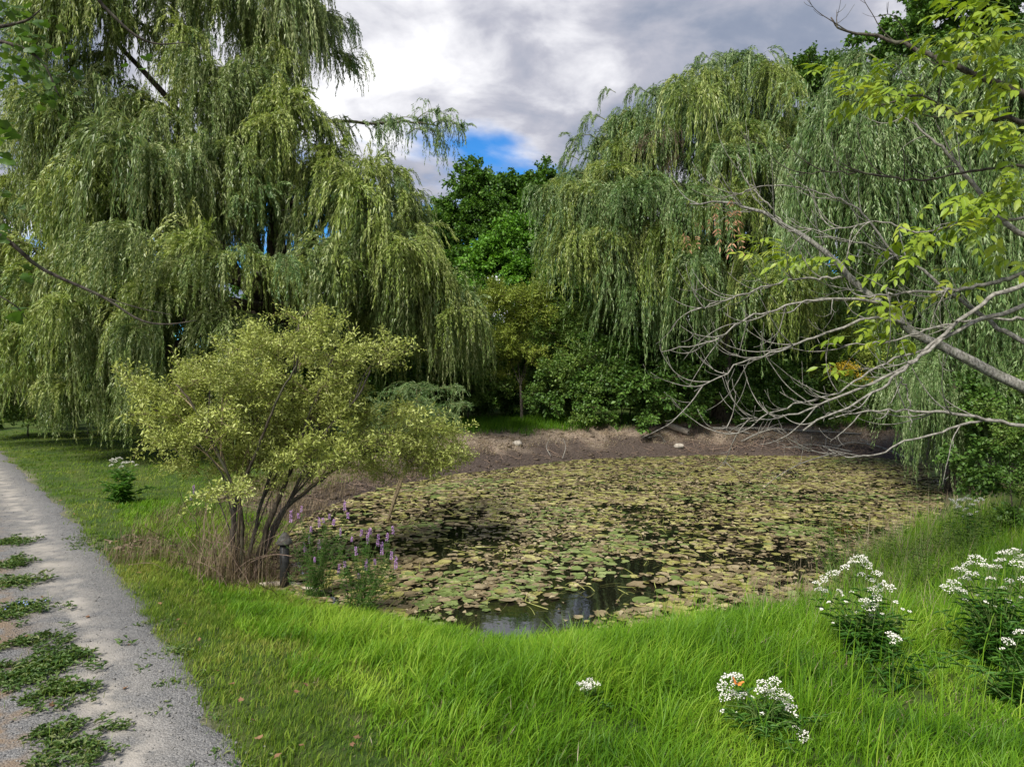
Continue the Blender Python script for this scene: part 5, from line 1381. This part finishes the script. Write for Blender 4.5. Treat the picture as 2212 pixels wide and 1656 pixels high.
# ------------------------------------------------------------------ the ash tree reaching in from the right
def compound_leaf(seed, mat, n_pairs=3, L=.135, W=.058):
    rng = np.random.default_rng(seed); mb = MB(); Lr = .30
    rach = spline([(0, 0, 0), (Lr * .5, 0, .012), (Lr, 0, -.04)], 8); mb.tube(rach, np.linspace(.003, .0015, 8), 3, .5, 1)
    pos_ = [(rach[int(2 + 5 * k / n_pairs)], s2 * (1.05 - .1 * k)) for k in range(n_pairs) for s2 in (-1, 1)] + [(rach[-1], 0)]
    tb = rng.normal(.5, .12)
    for p, ang in pos_:
        ang += rng.normal() * .12
        d = np.array([math.cos(ang), math.sin(ang), -.25 + rng.normal() * .12]); d = unit(d); L1 = L * rng.uniform(.85, 1.2); W1 = W * rng.uniform(.85, 1.15)
        side = unit(np.cross(d, [0, 0, 1.0])); up_ = np.cross(side, d)
        ts = [0, .3, .62, 1.0]; ws = [0, .85, .9, 0]
        c = [p + d * L1 * t_ - np.array([0, 0, 1]) * (t_ ** 2) * L1 * .28 for t_ in ts]
        v = [c[0], c[1] - side * W1 * .5 * ws[1] + up_ * .006, c[1], c[1] + side * W1 * .5 * ws[1] + up_ * .006, c[2] - side * W1 * .5 * ws[2] + up_ * .006, c[2], c[2] + side * W1 * .5 * ws[2] + up_ * .006, c[3]]
        f = [(0, 2, 1), (0, 3, 2), (1, 2, 5), (1, 5, 4), (2, 3, 6), (2, 6, 5), (4, 5, 7), (5, 6, 7)]
        mb.add(v, f, np.clip(tb + rng.normal() * .08, 0, 1))
    return mb.mesh('leaf', [mat, M_STEM])


CL = [compound_leaf(i, M_ASH, 3 if i % 2 else 2) for i in range(6)]
M_DRYLEAF = leafmat('dry_hanging_leaf', (0.22, 0.10, 0.05), (0.45, 0.24, 0.14), (0.62, 0.40, 0.25), .35, .6)
CDEAD = [compound_leaf(20 + i, M_DRYLEAF, 3, .07, .02) for i in range(2)]
tb_ = np.array([8.3, 7.4, gz(8.3, 7.4)])
ash = thing('ash_tree', 'leaning ash with bare grey branches and yellow-green leaves reaching over the pond', 'tree', tb_)
link('trunk', root_flare(rel([tb_ - np.array([0, 0, .15]), tb_ + np.array([-.1, .1, 2.2]), tb_ + np.array([-.45, .2, 5]), tb_ + np.array([-.7, .4, 8.6])], ash), .20, M_BARK_G), ash)
BR = [  # (points (x,y,d), r0, r1, twigs, material)
    ([(2560, 985, 7.5), (2212, 835, 8.0), (2040, 752, 8.2), (1965, 712, 8.3), (1870, 628, 8.5), (1780, 545, 8.7), (1690, 480, 8.9), (1640, 455, 9.0), (1570, 437, 9.1), (1490, 440, 9.2)], .082, .009, 14, 0),
    ([(2560, 560, 7.6), (2212, 660, 7.7), (2090, 700, 7.6), (2010, 752, 7.5), (1950, 800, 7.4), (1880, 850, 7.4), (1735, 930, 7.3)], .032, .010, 3, 1),
    ([(2560, 500, 7.6), (2212, 612, 7.5), (2110, 665, 7.5), (1960, 785, 7.6), (1800, 862, 7.8), (1700, 898, 7.9), (1600, 905, 8.0)], .034, .006, 12, 1),
    ([(2560, 900, 7.6), (2212, 738, 8.2), (2150, 700, 8.4), (2060, 640, 8.6), (1985, 580, 8.8), (1930, 548, 8.9), (1850, 525, 9.0), (1760, 512, 9.1)], .04, .007, 9, 0),
    ([(2560, 300, 7.7), (2212, 200, 8.0), (2080, 152, 8.2), (1990, 112, 8.4), (1930, 85, 8.5), (1870, 73, 8.6), (1820, 66, 8.6), (1795, 38, 8.6)], .05, .008, 5, 2),
    ([(2560, 320, 7.6), (2212, 262, 7.8), (2110, 255, 8.0), (2050, 235, 8.1), (1970, 205, 8.2), (1900, 230, 8.3)], .04, .007, 6, 2),
    ([(2560, 620, 7.6), (2212, 505, 8.4), (2100, 395, 8.6), (2040, 325, 8.8), (1985, 278, 8.9), (1930, 235, 9.0)], .045, .007, 6, 1),
    ([(1965, 700, 8.3), (1880, 690, 8.2), (1780, 720, 8.1), (1690, 755, 8.0), (1600, 785, 8.0), (1500, 845, 8.0)], .022, .006, 10, 1),
    ([(1900, 655, 8.4), (1800, 645, 8.3), (1700, 660, 8.2), (1610, 690, 8.2), (1540, 735, 8.2), (1430, 760, 8.2)], .020, .005, 9, 1),
    ([(1820, 600, 8.6), (1740, 600, 8.5), (1650, 620, 8.4), (1560, 650, 8.4), (1480, 680, 8.4)], .018, .005, 9, 1),
    ([(2212, 590, 8.0), (2100, 620, 8.0), (1960, 632, 8.0), (1860, 640, 8.0)], .03, .01, 5, 1),
    ([(2212, 690, 7.9), (2120, 690, 8.0), (2030, 705, 8.0), (1950, 730, 8.0), (1860, 745, 8.0), (1780, 745, 8.0)], .02, .006, 5, 1),
    ([(2560, 900, 7.4), (2300, 930, 7.5), (2140, 905, 7.6), (2030, 890, 7.6), (1950, 886, 7.7), (1860, 892, 7.7), (1790, 905, 7.7)], .03, .006, 8, 1),
    ([(2140, 905, 7.6), (2050, 925, 7.6), (1960, 955, 7.6), (1880, 985, 7.5), (1830, 985, 7.5), (1790, 970, 7.5)], .016, .005, 3, 1),
    ([(1690, 480, 8.9), (1640, 420, 9.0), (1600, 370, 9.1), (1595, 330, 9.1)], .012, .005, 3, 1),
    ([(1930, 548, 8.9), (1860, 460, 9.0), (1780, 420, 9.1), (1660, 400, 9.2), (1560, 430, 9.2)], .016, .005, 7, 1),
    ([(2212, 360, 8.2), (2100, 370, 8.4), (1980, 390, 8.5), (1880, 375, 8.6), (1780, 370, 8.7), (1700, 380, 8.7)], .02, .005, 7, 2),
    ([(2212, 470, 8.0), (2100, 480, 8.1), (1990, 500, 8.2), (1900, 480, 8.3), (1800, 495, 8.4), (1700, 500, 8.5)], .02, .005, 7, 1),
    ([(2010, 750, 8.2), (1900, 790, 8.0), (1800, 850, 7.9), (1690, 880, 7.9), (1600, 930, 7.9), (1560, 925, 7.9)], .016, .005, 8, 1),
    ([(1945, 815, 7.5), (1960, 850, 7.5), (1968, 900, 7.5), (1965, 930, 7.5)], .010, .005, 1, 1)]
BM = [M_BARK_G, M_TWIG_P, M_BARK_D]
BRO, BRP = [], []
for pts, r0, r1, ntw, mi in BR:
    p = spline([P(*q) for q in pts], 30)
    p[1:-1] += RNG.normal(size=(28, 3)) * .012
    mb = MB(); k = np.linspace(0, 1, 30); mb.tube(rel(p, ash), r0 + (r1 - r0) * k ** .75, 8)
    lo = 9 if pts[0][0] > 2300 else 3
    for q in range(int(ntw * 1.35)):
        i = int(RNG.integers(lo, 29)); tgd = unit(p[min(i + 1, 29)] - p[i])
        d0 = unit(tgd + np.array([RNG.normal() * .4 - .15, RNG.normal() * .5, RNG.normal() * .55 - .1]))
        ln_ = RNG.uniform(.25, 1.0); m_ = 12
        pp = [p[i].copy()]; vv_ = d0.copy()
        bend = RNG.uniform(.05, .16) * (1 if RNG.random() < .85 else -1)
        for s2 in range(m_):
            vv_ = unit(vv_ + np.array([0, 0, bend]) + RNG.normal(size=3) * .05); pp.append(pp[-1] + vv_ * ln_ / m_)
        pp = np.array(pp); rt = min(r0 * .3, .006) + .0025
        mb.tube(rel(pp, ash), np.linspace(rt, .0025, m_ + 1), 5)
        for q2 in range(int(RNG.integers(0, 4))):
            j = int(RNG.integers(3, m_)); v2 = unit(unit(pp[j] - pp[j - 1]) + RNG.normal(size=3) * .7); l2 = RNG.uniform(.1, .4); p2 = [pp[j].copy()]
            for s2 in range(7): v2 = unit(v2 + np.array([0, 0, .14]) + RNG.normal(size=3) * .06); p2.append(p2[-1] + v2 * l2 / 7)
            mb.tube(rel(np.array(p2), ash), np.linspace(.0035, .002, 8), 4)
    BRO.append(link('branch', mb.mesh('branch', BM[mi], True), ash)); BRP.append(p)
LZ = [(2120, 60, 7.6, 70, 55, 62), (2180, 150, 7.5, 50, 60, 40), (2060, 120, 7.9, 50, 40, 24), (2100, 230, 7.8, 70, 40, 30), (2190, 280, 7.6, 40, 40, 16), (1880, 165, 8.3, 60, 14, 14), (1860, 205, 8.3, 45, 12, 10), (1950, 195, 8.2, 40, 15, 10), (2000, 215, 8.0, 40, 15, 8),
      (1660, 528, 8.9, 35, 8, 6), (1700, 555, 8.8, 45, 8, 8), (1790, 553, 8.7, 40, 10, 8), (2110, 430, 7.8, 55, 25, 16), (2180, 410, 7.7, 40, 30, 16), (2130, 480, 7.8, 60, 25, 18), (2030, 505, 8.0, 60, 18, 14), (1970, 540, 8.2, 45, 15, 8), (2180, 560, 7.9, 30, 12, 4),
      (1910, 650, 8.3, 30, 15, 6), (1960, 665, 8.2, 40, 12, 6), (1870, 715, 8.1, 40, 12, 7), (1930, 730, 8.1, 30, 10, 5), (1820, 800, 8.0, 25, 8, 3), (1950, 590, 8.4, 30, 12, 4), (2080, 590, 8.0, 25, 15, 4), (2200, 380, 7.6, 20, 60, 8)]
cnt_ = 0
for (x, y, d, rx, ry, n_) in LZ:
    for k in range(int(round(n_ * (.55 if n_ > 20 else .95)))):
        if cnt_ >= 300: break
        cnt_ += 1
        p = P(x + RNG.normal() * rx * .7, y + RNG.normal() * ry * .7, d + RNG.normal() * .22)
        place('leaf', CL[RNG.integers(6)], BRO[int(np.argmin([np.min(np.linalg.norm(q - p, axis=1)) for q in BRP]))], p, PI + RNG.normal() * .9, (RNG.normal() * .35, .25 + RNG.normal() * .35), RNG.uniform(.75, 1.2), ash)
for (x, y) in [(1475, 490), (1490, 480), (1505, 500), (1540, 455), (1555, 425), (1570, 420), (1580, 445), (1545, 480), (1590, 470), (1600, 500), (1585, 520), (1565, 465), (1610, 465), (1595, 440), (1530, 465), (1480, 500)]:
    place('dead_leaf', CDEAD[RNG.integers(2)], ash, P(x, y, 9.05 + RNG.normal() * .1), RNG.uniform(0, 6), (RNG.normal() * .4, 1.1 + RNG.normal() * .3), RNG.uniform(.7, 1.1))

# ------------------------------------------------------------------ lobed-leaf tree overhanging from the left
def lobed_leaf(seed):
    rng = np.random.default_rng(seed); mb = MB(); n_ = 14
    a = np.linspace(-2.5, 2.5, n_); r_ = 1 + .22 * np.cos(a * 2.5 * 1.26) + rng.normal(size=n_) * .05
    v = np.vstack([[[0, 0, 0]], np.stack([.35 + np.cos(a) * r_ * .65, np.sin(a) * r_ * .62, .1 * np.cos(a * 2) - .1 * np.abs(np.sin(a))], 1)])
    mb.add(v, [(0, 1 + i, 2 + i) for i in range(n_ - 1)], np.clip(rng.normal(.45, .2), 0, 1)); return mb.mesh('leaf', M_LEFT)


LL = [lobed_leaf(i) for i in range(6)]
tl_ = np.array([-7.6, 4.0, gz(-7.6, 4.0)])
lt = thing('overhanging_tree', 'lobed-leaf tree hanging thin branches over the path from beyond the left', 'tree', tl_)
link('trunk', root_flare(rel([tl_ - np.array([0, 0, .15]), tl_ + np.array([.1, 0, 3]), tl_ + np.array([.3, .2, 7])], lt), .16, M_BARK), lt)
for pts, r0, r1 in (([(-700, -260, 5.2), (-200, 30, 5.3), (60, 110, 5.4), (130, 210, 5.5)], .03, .005), ([(-700, 50, 5.2), (-100, 60, 5.6), (40, 50, 5.7), (90, 20, 5.7)], .025, .005), ([(-700, 60, 5.2), (-200, 380, 5.4), (10, 515, 5.6), (90, 580, 5.8), (220, 640, 6.0), (300, 690, 6.1), (360, 700, 6.2), (425, 692, 6.3)], .025, .004),
                    ([(220, 640, 6.0), (300, 665, 6.1), (370, 680, 6.2)], .006, .003), ([(-300, -400, 5.4), (150, -60, 5.6), (225, 15, 5.7), (290, 75, 5.8), (340, 95, 5.9), (400, 92, 6.0)], .02, .004), ([(-300, 500, 5.3), (0, 640, 5.6), (60, 690, 5.8)], .01, .003)):
    mb = MB(); p = spline([P(*q) for q in pts], 24); mb.tube(rel(p, lt), np.linspace(r0, r1, 24), 6); link('branch', mb.mesh('branch', M_BARK_D, True), lt)
for (x, y, rx, ry, n_, s_) in [(40, 60, 50, 40, 40, .055), (60, 140, 60, 50, 70, .055), (100, 190, 40, 40, 36, .055), (20, 30, 30, 30, 20, .055), (10, 300, 14, 40, 12, .07), (15, 500, 14, 40, 8, .07), (40, 690, 25, 30, 6, .075), (60, 600, 25, 15, 3, .07), (30, 420, 15, 20, 4, .06), (300, 130, 20, 20, 4, .05)]:
    for k in range(n_):
        place('leaf', LL[RNG.integers(6)], lt, P(x + RNG.normal() * rx * .7, y + RNG.normal() * ry * .7, 5.6 + RNG.normal() * .25), RNG.uniform(0, 6.28), (RNG.normal() * .5, .4 + RNG.normal() * .5), s_ * RNG.uniform(.75, 1.3))

print('objects', len(bpy.data.objects), 'meshes', len(bpy.data.meshes), 'tris', sum(len(q.polygons) for q in bpy.data.meshes))
